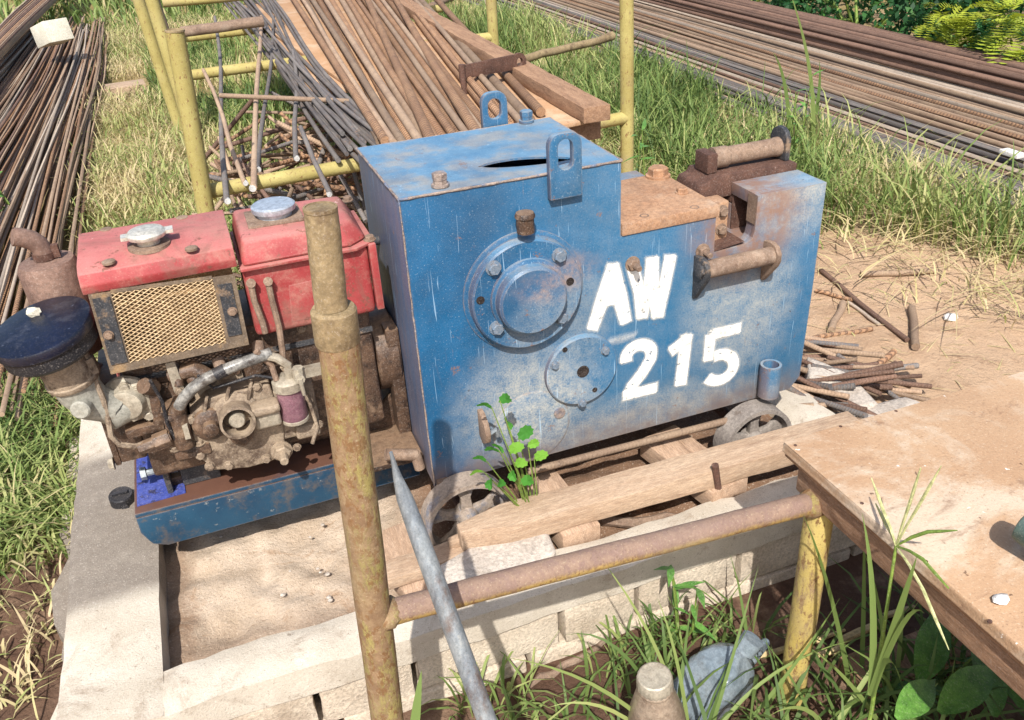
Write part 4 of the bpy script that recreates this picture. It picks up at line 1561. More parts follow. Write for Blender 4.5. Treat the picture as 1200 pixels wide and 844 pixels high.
# air cleaner
AY = .10
ac = on_y(50, 387, AY)
ax = Vector((-.17, -.13, 1)).normalized()
A = lambda h: vec(*ac) + vec(*ax) * h
b = B()
b.lathe([(.048, -.050), (.076, -.044), (.084, -.035), (.084, -.011), (.0855, -.009)], ac, ax, 48)
air = b.build('air_cleaner', MT['black'], eng, sharp=30)
b = B()
b.lathe([(.0880, -.009), (.0890, -.006), (.0890, .006), (.087, .0095), (.082, .011), (.03, .012)], ac, ax, 48)
b.build('cleaner_lid', MT['filter_blue'], air, sharp=40)
q = on_z(40, 356, ac[2] + .02)
tp = A(.02) + vec(.02, .03, .002)
b = B()
b.ball(A(.020) + vec(-.008, .038, .001), .010, 8, 6, (1.3, .6, 1.1))
b.build('wing_nut', MT['white'], air, rough=.0016, sharp=20)
b = B()
ne = A(-.055)
b.lathe([(.048, -.062), (.050, -.058), (.050, -.052), (.047, -.05), (.044, 0)], ne, ax, 28)
b.build('cleaner_neck', MT['iron_dusty'], air, sharp=35)
b = B()
e0 = A(-.112)
e3 = E(128, 484, .12)
pts = [e0, e0 + vec(.003, 0, -.03), e0 + vec(.018, .004, -.062), e0 + vec(.045, .008, -.082), e3, e3 + vec(.05, .02, .008)]
b.tube(pts, [.044, .040, .037, .035, .034, .034], 22)
b.build('intake_elbow', MT['elbow'], air, sharp=60)
b = B()
b.lathe([(.018, -.012), (.018, .006), (.015, .009)], E(95, 483, .06) + vec(0, .012, 0), (-.25, -1, .1), 18)
b.build('elbow_plug', MT['elbow'], air)
# adjusting bracket on the bed
p = on_z(203, 575, RZ)
b = B()
b.box((p[0] - .004, p[1] + .03, RZ + .044), (.012, .085, .085))
adj = b.build('adjuster_plate', MT['black_steel'], eng, bevel=.003)
b = B()
b.tube([(p[0] - .05, p[1] + .028, RZ + .042), (p[0] + .04, p[1] + .028, RZ + .042)], .008, 10)
b.cyl((p[0] - .055, p[1] + .028, RZ + .042), (p[0] - .044, p[1] + .028, RZ + .042), .014, n=6)
b.cyl((p[0] + .005, p[1] + .028, RZ + .042), (p[0] + .018, p[1] + .028, RZ + .042), .014, n=6)
b.build('adjuster_bolt', MT['galvanised'], adj, sharp=30)
b = B()
b.box((p[0] + .062, p[1] + .045, RZ + .032), (.078, .08, .062))
b.build('support_block', MT['black_steel'], eng, bevel=.003)
MT['blue_patch'] = surf('violet_blue_touch_up', S(52, 66, 138), S(74, 84, 150), 12, .6, 0, [(S(40, 34, 40), 36, .52, .62, .8)], bump=.5)
q0 = on_z(158, 545, RZ); q1 = on_z(198, 528, RZ)
b = B()
b.xy([(-.598, .16), (-.50, .165), (-.505, .36), (-.598, .37)], RZ + .0005, RZ + .003)
b.build('blue_patch', MT['blue_patch'], cutter)
# drive pulley between engine and machine
b = B()
b.lathe([(.085, 0), (.09, .004), (.09, .05), (.085, .054), (.03, .055)], (-.058, .24, .56), (1, 0, 0), 32)
b.build('drive_pulley', OIL, eng, sharp=35)
b = B()
b.cyl((-.05, .25, .81), (.0, .25, .81), .010, n=10)
b.build('cross_rod', MT['black_steel'], eng)

# casting ribs, stud rows, cables and a lever
for i, (x, y) in enumerate(((236, 470), (262, 458), (288, 452))):
    q = E(x, y, gf)
    b = B()
    b.box(q + vec(.004, -.004, -.012), (.006, .010, .05), np.array(Matrix.Rotation(.35, 3, 'Y')))
    b.build('casting_rib', DST, gear, bevel=.002)
for x in (-.53, -.47, -.41, -.35, -.27, -.20, -.13):
    bolt(crank, (x, .139, .70), (0, -1, 0), 'iron_dusty', .65)
b = B()
b.box2((-.546, .134, .662), (-.06, .1395, .672))
b.build('gasket_edge', MT['black_steel'], crank)
b = B()
b.box2((-.43, .128, .575), (-.33, .1395, .655))
pl_ = b.build('side_plate', DST, crank, bevel=.003)
for x, z in ((-.42, .587), (-.34, .587), (-.42, .644), (-.34, .644)):
    bolt(pl_, (x, .128, z), (0, -1, 0), 'iron_oily', .6)
for pts, r, m in (([(176, 446), (190, 470), (196, 496), (206, 515)], .0035, 'black'), ([(232, 440), (250, 455), (300, 440), (340, 446), (366, 440)], .0032, 'black'), ([(330, 430), (345, 448), (362, 470), (372, 500), (366, 520)], .004, 'iron_dusty'), ([(300, 412), (318, 428), (324, 446)], .006, 'rust')):
    b = B()
    b.tube([E(x, y, .070 + .01 * (i % 2)) for i, (x, y) in enumerate(pts)], r, 8)
    b.build('pipe_line', MT[m], eng)
b = B()
q = E(205, 448, .10)
b.xz([(q[0] - .008, q[2] + .045), (q[0] + .010, q[2] + .045), (q[0] + .014, q[2] - .02), (q[0] + .004, q[2] - .035), (q[0] - .006, q[2] - .02)], .096, .102)
lv = b.build('throttle_lever', MT['alu_dirty'], eng, bevel=.002)
bolt(lv, q + vec(.004, -.004, -.018), (0, -1, 0), 'iron_dusty', .6)
cu = bpy.data.curves.new('cast_number', 'FONT')
cu.body = '75'
cu.size = .036
cu.extrude = .0018
tmp = bpy.data.objects.new('cast_number', cu)
COL.objects.link(tmp)
bpy.context.view_layer.update()
me = bpy.data.meshes.new_from_object(tmp.evaluated_get(bpy.context.evaluated_depsgraph_get()))
bpy.data.objects.remove(tmp)
me.materials.clear(); me.materials.append(OIL)
nt = bpy.data.objects.new('cast_number', me)
COL.objects.link(nt)
nt.parent = crank
q = E(190, 462, .139)
nt.location = tuple(q - root_loc(eng))
nt.rotation_euler = (math.pi / 2, 0, 0)

# black screw cap lying on the wall
p = on_z(144, 588, WT)
b = B()
b.lathe([(.0265, 0), (.027, .022), (.025, .025), (.021, .0235), (.005, .0235)], p, (.05, -.12, 1), 28)
b.lathe([(.008, 0), (.008, .004)], p + vec(.006, -.026, .003), (0, -1, 0), 8)
b.box(p + vec(.0, -.002, .0265), (.034, .008, .005))
b.thing('screw_cap', MT['black'], 'round black plastic cap lying on the wall beside the engine bed', 'cap', sharp=30)

# ---------------------------------------------------------------- pipe rack in front
FY = -.57
fr_x0, fr_x1 = -.215, .526
rack = empty('pipe_rack', ((fr_x0 + fr_x1) / 2, FY, 0), 'rusty yellow pipe stand in front, tall capped post joined to a short one', 'pipe stand')
pt = on_y(375, 243, FY); pb_ = on_y(454, 844, FY)
dirp = (pt - pb_)
base = pb_ + dirp * ((-.1 - pb_[2]) / dirp[2])
PR = .0245


def wob(p, q, n, a=.0012):
    p = np.asarray(p, float); q = np.asarray(q, float)
    return [p + (q - p) * t + RNG.normal(0, a, 3) for t in np.linspace(0, 1, n)]


jn = on_y(394, 385, FY)
b = B()
b.tube(wob(base, jn, 14, .0006), PR, 28)
post = b.build('post', MT['yellow_rusty'], rack, sharp=50)
b = B()
u = dirp / np.linalg.norm(dirp)
c0 = on_y(389, 360, FY); c1 = on_y(396, 402, FY)
b.lathe([(.0250, 0), (.0265, .003), (.0265, np.linalg.norm(c0 - c1) - .004), (.0240, np.linalg.norm(c0 - c1))], c1, u, 30)
MT['post_top'] = surf('weathered_tan_pipe', S(122, 104, 76), S(146, 128, 96), 12, .75, .0, [(S(88, 70, 52), 16, .5, .66, .75), (S(186, 170, 140), 40, .58, .74, .5)], bump=.3)
b.build('post_collar', MT['post_top'], post, sharp=30)
b = B()
b.tube(wob(c0, pt, 8, .0004), [.0188] * 7 + [.0182], 28, caps=False)
b.tube([pt, pt - u * .02], [.0160, .0160], 28, caps=True)
b.build('post_top', MT['post_top'], post, sharp=50)
b = B()
b.lathe([(.0187, -.003), (.0187, .0005), (.0162, .0008), (.0160, -.006), (.009, -.008)], pt, u, 28)
b.build('post_end', MT['post_top'], post, sharp=40)
ha = on_y(462, 716, FY); hb = on_y(952, 589, FY)
b = B()
b.tube(wob(ha - vec(.02, 0, 0), hb, 16, .0006), .0188, 26)
b.build('cross_rail', MT['yellow_brown'], rack, sharp=50)
b = B()
b.tube(wob((fr_x1, FY, -.1), (fr_x1 + .004, FY, hb[2] + .012), 10, .0006), .0245, 26)
b.build('post', MT['yellow_post'], rack, sharp=50)
b = B()
b.ball(hb + vec(.0, 0, -.002), .0265, 14, 10, (1, .95, .9))
b.build('weld_joint', MT['yellow_rusty'], rack, sharp=80, rough=.002)
b = B()
b.ball(ha + vec(-.012, 0, 0), .0275, 14, 10, (.9, .92, .8))
b.build('weld_joint', MT['yellow_rusty'], rack, sharp=80, rough=.002)

# pointed galvanised pipe leaning in the foreground
SY0 = -.62
tip = on_y(458, 530, -.60); s1 = on_y(466, 560, -.605); s2 = on_y(474, 583, -.61); bt = on_y(572, 848, -.74)
d = (bt - s2); d /= np.linalg.norm(d)
end = s2 + d * (s2[2] + .05) / -d[2]
b = B()
b.tube([tip, tip + (s1 - tip) * .5, s1, s2, s2 + d * .06, s2 + d * .12] + [s2 + d * t for t in (.3, .5, float((s2[2] + .05) / -d[2]))], [.0022, .0035, .006, .0105, .0124, .013, .0132, .0132, .0132], 18)
b.thing('pointed_pipe', MT['galvanised'], 'grey galvanised pipe with a drawn-out pointed tip, leaning in the foreground', 'pipe', sharp=60)

# ---------------------------------------------------------------- board bench at the right
BZ = .62
c0 = on_z(918, 517, BZ)
bench = empty('board_bench', (c0[0] + .6, c0[1] - .6, 0), 'wide dusty brown board on joists, corner of a workbench at right', 'bench')
bx0, by1 = c0[0], c0[1]
bd = B()
bd.box2((bx0, by1 - 1.6, BZ - .022), (bx0 + 1.3, by1 + .0, BZ))
bd.build('board', MT['board'], bench, bevel=.0035, seg=2, cuts=3, rough=.0012)
bd = B()
bd.box2((bx0 + .004, by1 - 1.6, BZ - .030), (bx0 + 1.3, by1 - .003, BZ - .0225))
bd.build('board_underlay', MT['plyedge'], bench, bevel=.001)
bd = B()
bd.box2((bx0 + .012, by1 - 1.55, BZ - .085), (bx0 + .055, by1 - .03, BZ - .031))
bd.build('edge_joist', MT['wood_brown'], bench, bevel=.004)
bd = B()
bd.box2((bx0 + .058, by1 - .095, BZ - .088), (bx0 + 1.28, by1 - .045, BZ - .031))
bd.build('end_joist', MT['wood_brown'], bench, bevel=.004)
for dx, dy in ((1.24, -.12), (1.24, -1.5), (.09, -1.5)):
    bd = B()
    bd.cyl((bx0 + dx, by1 + dy, -.05), (bx0 + dx, by1 + dy, BZ - .09), .03, n=18)
    bd.build('leg', MT['yellow_rusty'], bench)
for px, py in ((932, 522), (1010, 590), (1085, 658), (1160, 728), (985, 500), (1050, 482)):
    q = on_z(px, py, BZ)
    nb = B()
    nb.lathe([(.003, -.002), (.003, .0006), (.0015, .0008)], q, n=10)
    nb.build('nail_head', MT['rust_dark'], bench)
q = on_z(1185, 618, BZ)
tb = B()
t0 = on_z(1196, 612, BZ + .055); t1 = on_z(1330, 700, BZ + .032)
tu = (t0 - t1) / np.linalg.norm(t0 - t1)
tb.tube([t1, t0 - tu * .012, t0 - tu * .003, t0], [.026, .026, .0235, .014], 24)
tb.thing('green_tube', MT['green_tube'], 'dull green tube with a rounded end on the brown board at the right edge', 'tube', sharp=50)
for i, (px, py) in enumerate(((1168, 704), (1171, 706))):
    q = on_z(px, py, BZ)
if True:
    q = on_z(1172, 705, BZ + .001)
    b = B()
    b.ball(q + vec(0, 0, .004), .010, 8, 6, (1.3, .9, .5))
    b.thing('plaster_crumb', MT['paper'], 'small white crumb lying on the brown board', 'crumb', rough=.0015)

# ---------------------------------------------------------------- timber and rubble in the pit


def timber(name, a, c, w, hgt, mat, label, cat='plank', taper=None, seed=0, parent=None):
    """a sawn length from a to c (points on its top axis)"""
    a = np.asarray(a, float); c = np.asarray(c, float)
    L = np.linalg.norm(c - a)
    x = (c - a) / L
    y = np.cross((0, 0, 1), x); y /= np.linalg.norm(y)
    z = np.cross(x, y)
    rg = np.random.default_rng(seed)
    n = max(4, int(L / .05))
    v, f = [], []
    for i in range(n + 1):
        t = i / n
        ww = w; hh = hgt
        if taper and t < taper:
            ww = w * (.35 + .65 * t / taper)
        p = a + (c - a) * t
        for sy, sz in ((-.5, 0), (.5, 0), (.5, -1), (-.5, -1)):
            v.append(p + y * (ww * sy + rg.normal(0, .0012)) + z * (hh * sz + rg.normal(0, .0008)))
    for i in range(n):
        for k in range(4):
            f.append((i * 4 + k, i * 4 + (k + 1) % 4, i * 4 + 4 + (k + 1) % 4, i * 4 + 4 + k))
    f += [(0, 1, 2, 3), (n * 4 + 3, n * 4 + 2, n * 4 + 1, n * 4)]
    b = B()
    b.add(v, f)
    if parent is not None:
        return b.build(name, mat, parent, bevel=.003, sharp=40)
    return b.thing(name, mat, label, cat, bevel=.003, sharp=40)


ba = on_z(575, 608, .318); bz = on_z(985, 497, .318)
timber('timber_beam', ba + vec(-.07, .0, 0), bz + vec(.05, 0, 0), .078, .048, MT['wood'], 'long dusty timber beam lying in front of both iron wheels', 'beam', .10, 3)
timber('splintered_batten', on_z(525, 632, .285), on_z(640, 600, .285), .03, .024, MT['wood'], 'splintered batten end beneath the left end of the long beam', 'batten', .3, 31)
x = on_z(840, 560, .27)[0]
timber('cross_plank', (x - .03, .06, .268), (x + .015, -.19, .268), .105, .05, MT['wood_y'], 'short cross plank under the long beam below the digits', 'plank', None, 4)
x = on_z(645, 575, .27)[0]
timber('cross_plank', (x - .005, .04, .268), (x + .01, -.19, .268), .09, .05, MT['wood_y'], 'rust-stained cross plank beside the left wheel and seedling', 'plank', None, 5)
x = on_z(480, 640, .24)[0]
timber('cross_plank', (x - .03, .03, .232), (x + .02, -.25, .232), .10, .045, MT['wood_y'], 'pale plank behind the tall post, left of the iron wheel', 'plank', None, 6)
y = on_z(500, 655, .262)[1]
timber('flat_batten', (on_z(462, 660, .262)[0] - .03, y, .262), (on_z(545, 640, .262)[0], y + .01, .262), .058, .028, MT['wood'], 'short flat batten lying across the pale plank', 'batten', None, 7)
s0 = on_z(590, 655, .278)
sb = B()
sl = [on_z(x, y, .276) for x, y in ((512, 662), (560, 634), (622, 610), (640, 616), (652, 646), (600, 672), (530, 694))]
sb.xy([(p[0], p[1]) for p in sl], .225, .276)
sb.thing('concrete_slab', MT['stone'], 'flat pale concrete slab lying on the front wall near the left wheel', 'slab', bevel=.012, seg=3, rough=.0015, sharp=60)
# lying bar behind the beam
MTB = [MT['bar_brown'], MT['bar_dark']]


def rebar(a, c, r, mat, label, group=None, sag=0., n=8, seg=None, name='rebar', bend=0., cat='rebar', cut=None):
    a = np.asarray(a, float); c = np.asarray(c, float)
    L = np.linalg.norm(c - a)
    seg = seg or max(2, min(14, int(L / .35)))
    x, y, d = frame(c - a)
    ph = random.uniform(0, 6.28)
    pts = []
    for t in np.linspace(0, 1, seg + 1):
        k = math.sin(math.pi * t)
        pts.append(a + (c - a) * t + vec(0, 0, -sag * k) + (x * math.cos(ph) + vec(0, 0, 1) * math.sin(ph) * .4) * bend * math.sin(2.2 * math.pi * t + ph))
    b = B()
    b.tube(pts, r, n, start=random.uniform(0, 3))
    o = b.thing(name, mat, label, cat, group, sharp=60)
    return o


rebar(on_z(618, 553, .30), on_z(856, 492, .305), .009, MT['bar_brown'], 'thin rusty bar lying along the foot of the blue machine', name='rebar')
rebar(on_z(845, 598, .20), on_z(838, 545, .335), .008, MT['rust_dark'], 'short rusty peg standing against the front of the long beam', name='steel_peg', cat='peg')
for i, (p, q, r, lb) in enumerate((((672, 602), (768, 590), .010, 'brown stick lying on the pit soil behind the front wall'), ((690, 612), (800, 606), .012, 'dark stick half buried in the pit soil'), ((752, 500), (800, 520), .008, 'dark bar stub in the soil beside the cross plank'))):
    a = on_z(*p, .205); c = on_z(*q, .20)
    b = B()
    b.tube(wob(a, c, 7, .004), [r * k for k in (.7, 1, .9, 1.05, .9, .8, .5)], 8)
    b.thing('dry_stick', MT['rust'] if i else MT['wood_brown'], lb, 'stick')
sb = B()
sb.ball(on_z(755, 583, .21), .04, 12, 8, (1.6, .7, .55))
sb.thing('brick_lump', MT['rust_orange'], 'orange-brown lump of broken brick on the pit soil', 'rubble', rough=.004, sharp=70)


def lump(pxs, z0, z1, label, seed, mat='stone', name='concrete_lump'):
    b = B()
    P = [on_z(x, y, z1) for x, y in pxs]
    b.xy([(p[0], p[1]) for p in P], z0, z1)
    b.thing(name, MT[mat], label, 'rubble', bevel=.018, seg=3, rough=.003, rseed=seed, sharp=70)


lump(((945, 415), (968, 424), (1000, 438), (1032, 472), (1005, 480), (975, 455), (945, 440)), .10, .20, 'long pale concrete lump lying among the bar offcuts', 1)
lump(((1005, 478), (1030, 470), (1060, 462), (1084, 472), (1060, 492), (1015, 498)), .08, .19, 'grey concrete lump beside the corner of the brown board', 2)
lump(((975, 486), (1000, 482), (1004, 500), (980, 504)), .12, .22, 'small grey concrete lump at the end of the long beam', 3)

# ---------------------------------------------------------------- rear rack that carries the bars
RK = 1.38
rk = empty('rebar_rack', (.42, 2.6, 0), 'yellow pipe rack behind the machine carrying long rusty bars', 'rack')


def pole(name, a, c, r, mat, parent, n=20):
    B().tube(wob(a, c, 8, .0008), r, n).build(name, mat, parent, sharp=50)


p1t = on_y(205, 37, RK - .1); p1b = on_y(240, 240, RK - .1)
d1 = p1t - p1b
pole('post', p1b + d1 * ((-.05 - p1b[2]) / d1[2]), p1t, .0265, MT['yellow'], rk)
B().lathe([(.0275, 0), (.0275, .005), (.023, .006), (.022, .001)], p1t, d1, 20).build('post_end', MT['post_top'], rk)
p2t = on_y(734, -40, RK); p2b = on_y(735, 210, RK)
d2 = p2t - p2b
pole('post', p2b + d2 * ((-.05 - p2b[2]) / d2[2]), p2t, .0245, MT['yellow'], rk)
RZ0 = on_y(255, 222, RK - .06)[2]
ra = on_y(250, 223, RK - .06); rb = on_y(420, 192, RK - .03)
rdir = rb - ra
pole('cross_rail', ra - vec(.02, 0, 0), vec(p2b[0], RK, ra[2] + .0), .0225, MT['yellow'], rk)
# second pair of posts and rails further back
p3 = on_y(576, 10, 3.0)
pole('post', (p3[0], 3.0, -.05), (p3[0] + .0, 3.0, 1.25), .027, MT['yellow'], rk)
q0 = on_y(196, 40, 3.0)
pole('post', (q0[0] + .03, 3.0, -.05), (q0[0] - .05, 3.0, 1.35), .029, MT['yellow'], rk)
za = on_y(212, 38, 3.05); zb = on_y(300, 26, 3.05)
zd = (zb - za) / (zb[0] - za[0])
pole('cross_rail', za, zb + (zb - za) * .1, .024, MT['rust'], rk)
za = on_y(225, 88, 3.0); zb = on_y(300, 80, 3.0)
zd = (zb - za) / (zb[0] - za[0]); zd[2] = max(zd[2], -.02)
pole('cross_rail', za, (p3[0], 3.0, za[2]), .024, MT['yellow'], rk)
pole('cross_rail', (q0[0] + .0, 4.6, .60), (p3[0] + .2, 4.6, .60), .025, MT['yellow'], rk)
p5 = on_y(160, 20, 4.6)
pole('post', (p5[0] + .1, 4.6, -.05), (p5[0], 4.6, 1.3), .036, MT['yellow'], rk)
p6 = on_y(181, 20, 4.3)
b = B()
b.tube(wob((p6[0] + .10, 4.3, -.05), (p6[0] - .03, 4.3, 1.3), 8, .001), .038, 16)
b.thing('leaning_post', MT['rust'], 'brown rusty post between the yellow posts behind the rack', 'post', sharp=50)
pole('cross_rail', on_y(190, 4, 3.6), on_y(300, -6, 3.6), .022, MT['yellow'], rk)

TZ = ra[2] + .026          # top of the rails: what lies on the rack rests here
# plywood sheet and timbers on the rack
sy0 = on_z(700, 139, TZ + .03)
b = B()
pw = [on_z(x, y, TZ + .034) for x, y in ((612, 157), (702, 137))]
far = [on_z(470, -60, TZ + .034), on_z(300, -60, TZ + .034)]
b.xy([(pw[0][0] - .28, pw[0][1] - .02), (pw[1][0], pw[1][1]), (pw[1][0] - .02, 5.0), (pw[0][0] - .55, 5.0)], TZ + .018, TZ + .032)
b.thing('plywood_sheet', MT['plywood'], 'brown plywood sheet on the rear rack under the thick rusty bars', 'plywood', bevel=.002)
tA = on_z(700, 125, TZ + .085); tB = on_z(545, 40, TZ + .085)
timber('timber_beam', tA, tA + (tB - tA) * 2.2, .095, .05, MT['wood_brown'], 'squared brown timber on the right edge of the plywood sheet', 'beam', None, 12)
u2 = on_z(690, 150, TZ)
timber('timber_bearer', (u2[0] - .5, u2[1] + .10, TZ + .017), (u2[0] + .06, u2[1] + .06, TZ + .017), .07, .07, MT['wood_brown'], 'timber bearer under the near end of the plywood sheet', 'bearer', None, 13)
b = B()
b.xy([(.18, 2.3), (.62, 2.1), (.55, 5.2), (.28, 5.2)], TZ + .002, TZ + .016)
b.thing('loose_board', MT['plywood'], 'pale loose board under the grey bars on the rear rack', 'board', bevel=.002)

# thick tan bars on the rack: near end px, far px at the top of the frame
thick = [((466, 168), (372, -4)), ((484, 170), (386, -4)), ((500, 166), (398, -4)), ((520, 164), (410, -4)), ((540, 160), (424, -4)), ((556, 156), (438, -4)), ((446, 166), (356, -2)),
         ((572, 152), (452, -4)), ((588, 149), (468, -4)), ((604, 146), (478, 2)), ((622, 142), (494, 2)), ((634, 132), (512, 0)), ((508, 172), (430, -2)), ((560, 160), (462, -2))]
ORD = ['first', 'second', 'third', 'fourth', 'fifth', 'sixth', 'seventh', 'eighth', 'ninth', 'tenth', 'eleventh', 'twelfth']
order = sorted(range(12), key=lambda k: thick[k][0][0])
for i, (a, c) in enumerate(thick):
    lift = .020 if i >= 12 else 0.
    zr = TZ + .032 + .019 + lift * 1.7
    A0 = on_z(a[0], a[1], zr); C0 = on_z(c[0], c[1], zr)
    C1 = A0 + (C0 - A0) * (3.9 / np.linalg.norm(C0 - A0))
    rebar(A0, C1, random.uniform(.0165, .0195), MT['bar_tan'] if i % 4 != 2 else MT['bar_brown'],
          f'thick rusty bar on the rear rack, {ORD[order.index(i)]} from the left at the machine' if i < 12 else f'thick rusty bar lying on top of the others, {"left" if i == 12 else "right"} of the two', 'thick bars on the rear rack', n=12, bend=.004)
mid = [((452, 166), (342, -4)), ((474, 170), (364, -4)), ((492, 168), (379, -4)), ((512, 168), (404, -4)), ((548, 158), (431, -4)), ((564, 154), (445, -4)), ((597, 148), (473, -2)), ((613, 145), (486, 0)), ((460, 168), (352, -4)), ((534, 164), (416, -4))]
MORD = ['first', 'second', 'third', 'fourth', 'fifth', 'sixth', 'seventh', 'eighth', 'ninth', 'tenth']
mo_ = sorted(range(10), key=lambda k: mid[k][0][0])
for i, (a, c) in enumerate(mid):
    zr = TZ + .032 + .045
    A0 = on_z(a[0], a[1], zr); C0 = on_z(c[0], c[1], zr)
    C1 = A0 + (C0 - A0) * (3.9 / np.linalg.norm(C0 - A0))
    rebar(A0, C1, random.uniform(.012, .0155), MT['bar_brown'] if i % 3 else MT['bar_tan'], f'medium rusty bar on the upper layer of the rear rack, {MORD[mo_.index(i)]} from the left', 'medium bars on the rear rack', n=10, bend=.006)
# grey thin bars fanning over the left of the rack
grey = [((432, 200), (263, -4)), ((420, 182), (272, -4)), ((440, 172), (281, -4)), ((452, 166), (290, -4)), ((436, 178), (268, 0)), ((428, 168), (300, -4)), ((414, 176), (286, -4)), ((446, 168), (308, -4)), ((405, 158), (276, -2)), ((456, 164), (316, -4)),
        ((390, 150), (264, 2)), ((424, 160), (310, 4))]
grey += [((random.uniform(395, 456), random.uniform(150, 190)), (random.uniform(262, 322), random.uniform(-4, 4))) for _ in range(16)]
for i, (a, c) in enumerate(grey):
    zr = TZ + .010 + .013 * (i % 5)
    A0 = on_z(a[0], a[1], zr); C0 = on_z(c[0], c[1], zr + .03)
    C1 = A0 + (C0 - A0) * (4.2 / np.linalg.norm(C0 - A0))
    rebar(A0, C1, random.uniform(.0065, .009), MT['bar_grey'], 'slim grey steel bar in the fan on the left of the rear rack', 'grey bars fanning over the rear rack', sag=.03, bend=.02)
singles = [((267, 236), (253, -4), .009, 'grey', 'long thin grey bar overhanging the rack rail beside the yellow post'), ((296, 221), (306, -4), .0105, 'brown', 'brown thin bar overhanging the rack rail, second from the yellow post'),
           ((303, 199), (322, -2), .0085, 'grey', 'thin grey bar overhanging the rail close to the brown one'), ((348, 186), (345, 60), .009, 'grey', 'short straight grey bar with a bright cut end above the scrap heap'),
           ((288, 215), (240, 82), .008, 'brown', 'slanting brown bar between the two overhanging bars'), ((386, 228), (352, 150), .008, 'grey', 'grey offcut hanging over the lower yellow rail')]
for a, c, r, m, lb in singles:
    zr = TZ + .02
    A0 = on_z(a[0], a[1], zr - .02); C0 = on_z(c[0], max(c[1], 20), zr + .03)
    L = np.linalg.norm(C0 - A0)
    C1 = A0 + (C0 - A0) * min(1., 3.6 / L)
    o = rebar(A0, C1, r, MT['bar_' + m], lb, bend=.008)
    dd = (A0 - C1) / np.linalg.norm(A0 - C1)
    b = B()
    b.lathe([(r * 1.02, -.006), (r * 1.02, .0008)], A0, dd, 10)
    b.build('cut_end', MT['bar_cut'], o)
A0 = on_z(258, 112, TZ + .05); C0 = on_z(438, 120, TZ + .05)
rebar(A0, C0, .0095, MT['bar_brown'], 'ribbed bar lying crosswise over the overhanging bars', n=10)
# bent flat tool on the bars
ta = on_z(540, 84, TZ + .115); tb_ = on_z(610, 72, TZ + .10)
dx = (tb_ - ta); L = np.linalg.norm(dx); dx /= L
yy = np.cross((0, 0, 1), dx); yy /= np.linalg.norm(yy)
wr = empty('bending_key', ta + dx * L * .5 - vec(0, 0, .02), 'bent brown bending key with an eye lying on the thick bars', 'tool')
b = B()
v = []
for t in (0, .45, .9):
    for s_, zz_ in ((-.006, -.028), (.006, -.028), (.006, .022 + .01 * t), (-.006, .022 + .01 * t)):
        v.append(ta + dx * L * t + yy * s_ + vec(0, 0, zz_))
f = [(0, 1, 2, 3), (11, 10, 9, 8)]
for i in range(2):
    for k in range(4):
        f.append((i * 4 + k, i * 4 + (k + 1) % 4, i * 4 + 4 + (k + 1) % 4, i * 4 + 4 + k))
b.add(v, f).build('key_arm', MT['rust_dark'], wr, bevel=.003)
b = B()
ec = ta + dx * L * .97
n = 20
v, f = [], []
for k in range(n):
    a = 2 * math.pi * k / n
    for r_, s_ in ((.034, -.007), (.034, .007), (.016, .007), (.016, -.007)):
        v.append(ec + dx * math.cos(a) * r_ + vec(0, 0, math.sin(a) * r_) + yy * s_)
for k in range(n):
    for q in range(4):
        f.append((k * 4 + q, k * 4 + (q + 1) % 4, ((k + 1) % n) * 4 + (q + 1) % 4, ((k + 1) % n) * 4 + q))
b.add(v, f).build('key_eye', MT['rust_dark'], wr, sharp=40)
b = B()
b.tube([ta + dx * .006 + vec(0, 0, .025), ta + dx * .006 + vec(0, 0, -.03), ta + dx * .004 - yy * .012 + vec(0, 0, -.085)], [.013, .013, .011], 12)
b.build('key_prong', MT['rust_dark'], wr, sharp=60)
# old pipe lying across behind the right post
b = B()
pa_ = on_z(622, 68, .40); pq = on_z(718, 43, .40)
pe = pa_ + (pq - pa_) * 1.0
b.tube(wob(pa_ - (pq - pa_) * .4, pe, 9, .004), [.024] * 8 + [.03], 14)
b.thing('old_pipe', MT['post_top'], 'crusty old pipe pointing at the right yellow post of the rack', 'pipe', sharp=60)
b = B()
b.tube(wob(on_z(505, 8, .35), on_z(535, -4, .35), 5, .003), .03, 12)
b.thing('old_pipe', MT['rust'], 'dark pipe end at the top of the photo beside the timber', 'pipe', sharp=60)

# scrap heap of short bars under the rack's front end
random.seed(21)
scrap_g = 'short bar offcuts heaped under the rack'
for i in range(185):
    px = random.uniform(262, 420); py = random.uniform(100, 240)
    t = (py - 100) / 140
    z = random.uniform(.34, .60) - .06 * t
    c = on_z(px, py, z)
    if c[1] < .95 or c[1] > 2.6: continue
    a = random.uniform(0, math.pi)
    el = random.gauss(0, .35)
    L = random.uniform(.16, .5)
    d = vec(math.cos(a) * math.cos(el), math.sin(a) * math.cos(el), math.sin(el)) * L / 2
    if (c + d)[1] < .62 or (c - d)[1] < .62: continue
    m = random.choice(['bar_brown', 'bar_brown', 'bar_dark', 'bar_tan', 'bar_grey'])
    rebar(c - d, c + d, random.uniform(.0065, .0105), MT[m], 'short rusty offcut in the heap under the front of the rack', scrap_g, seg=2, n=7, name='bar_offcut', cat='offcut')
for i in range(80):
    x = random.uniform(-.25, .55); y = random.uniform(1.0, 2.2)
    c = vec(x, y, random.uniform(.08, .34))
    a = random.uniform(0, math.pi)
    d = vec(math.cos(a), math.sin(a), random.gauss(0, .2)) * random.uniform(.1, .25)
    rebar(c - d, c + d, random.uniform(.007, .0105), MT[random.choice(['bar_brown', 'bar_dark', 'bar_dark'])], 'short rusty offcut in the heap under the front of the rack', scrap_g, seg=2, n=6, name='bar_offcut', cat='offcut')

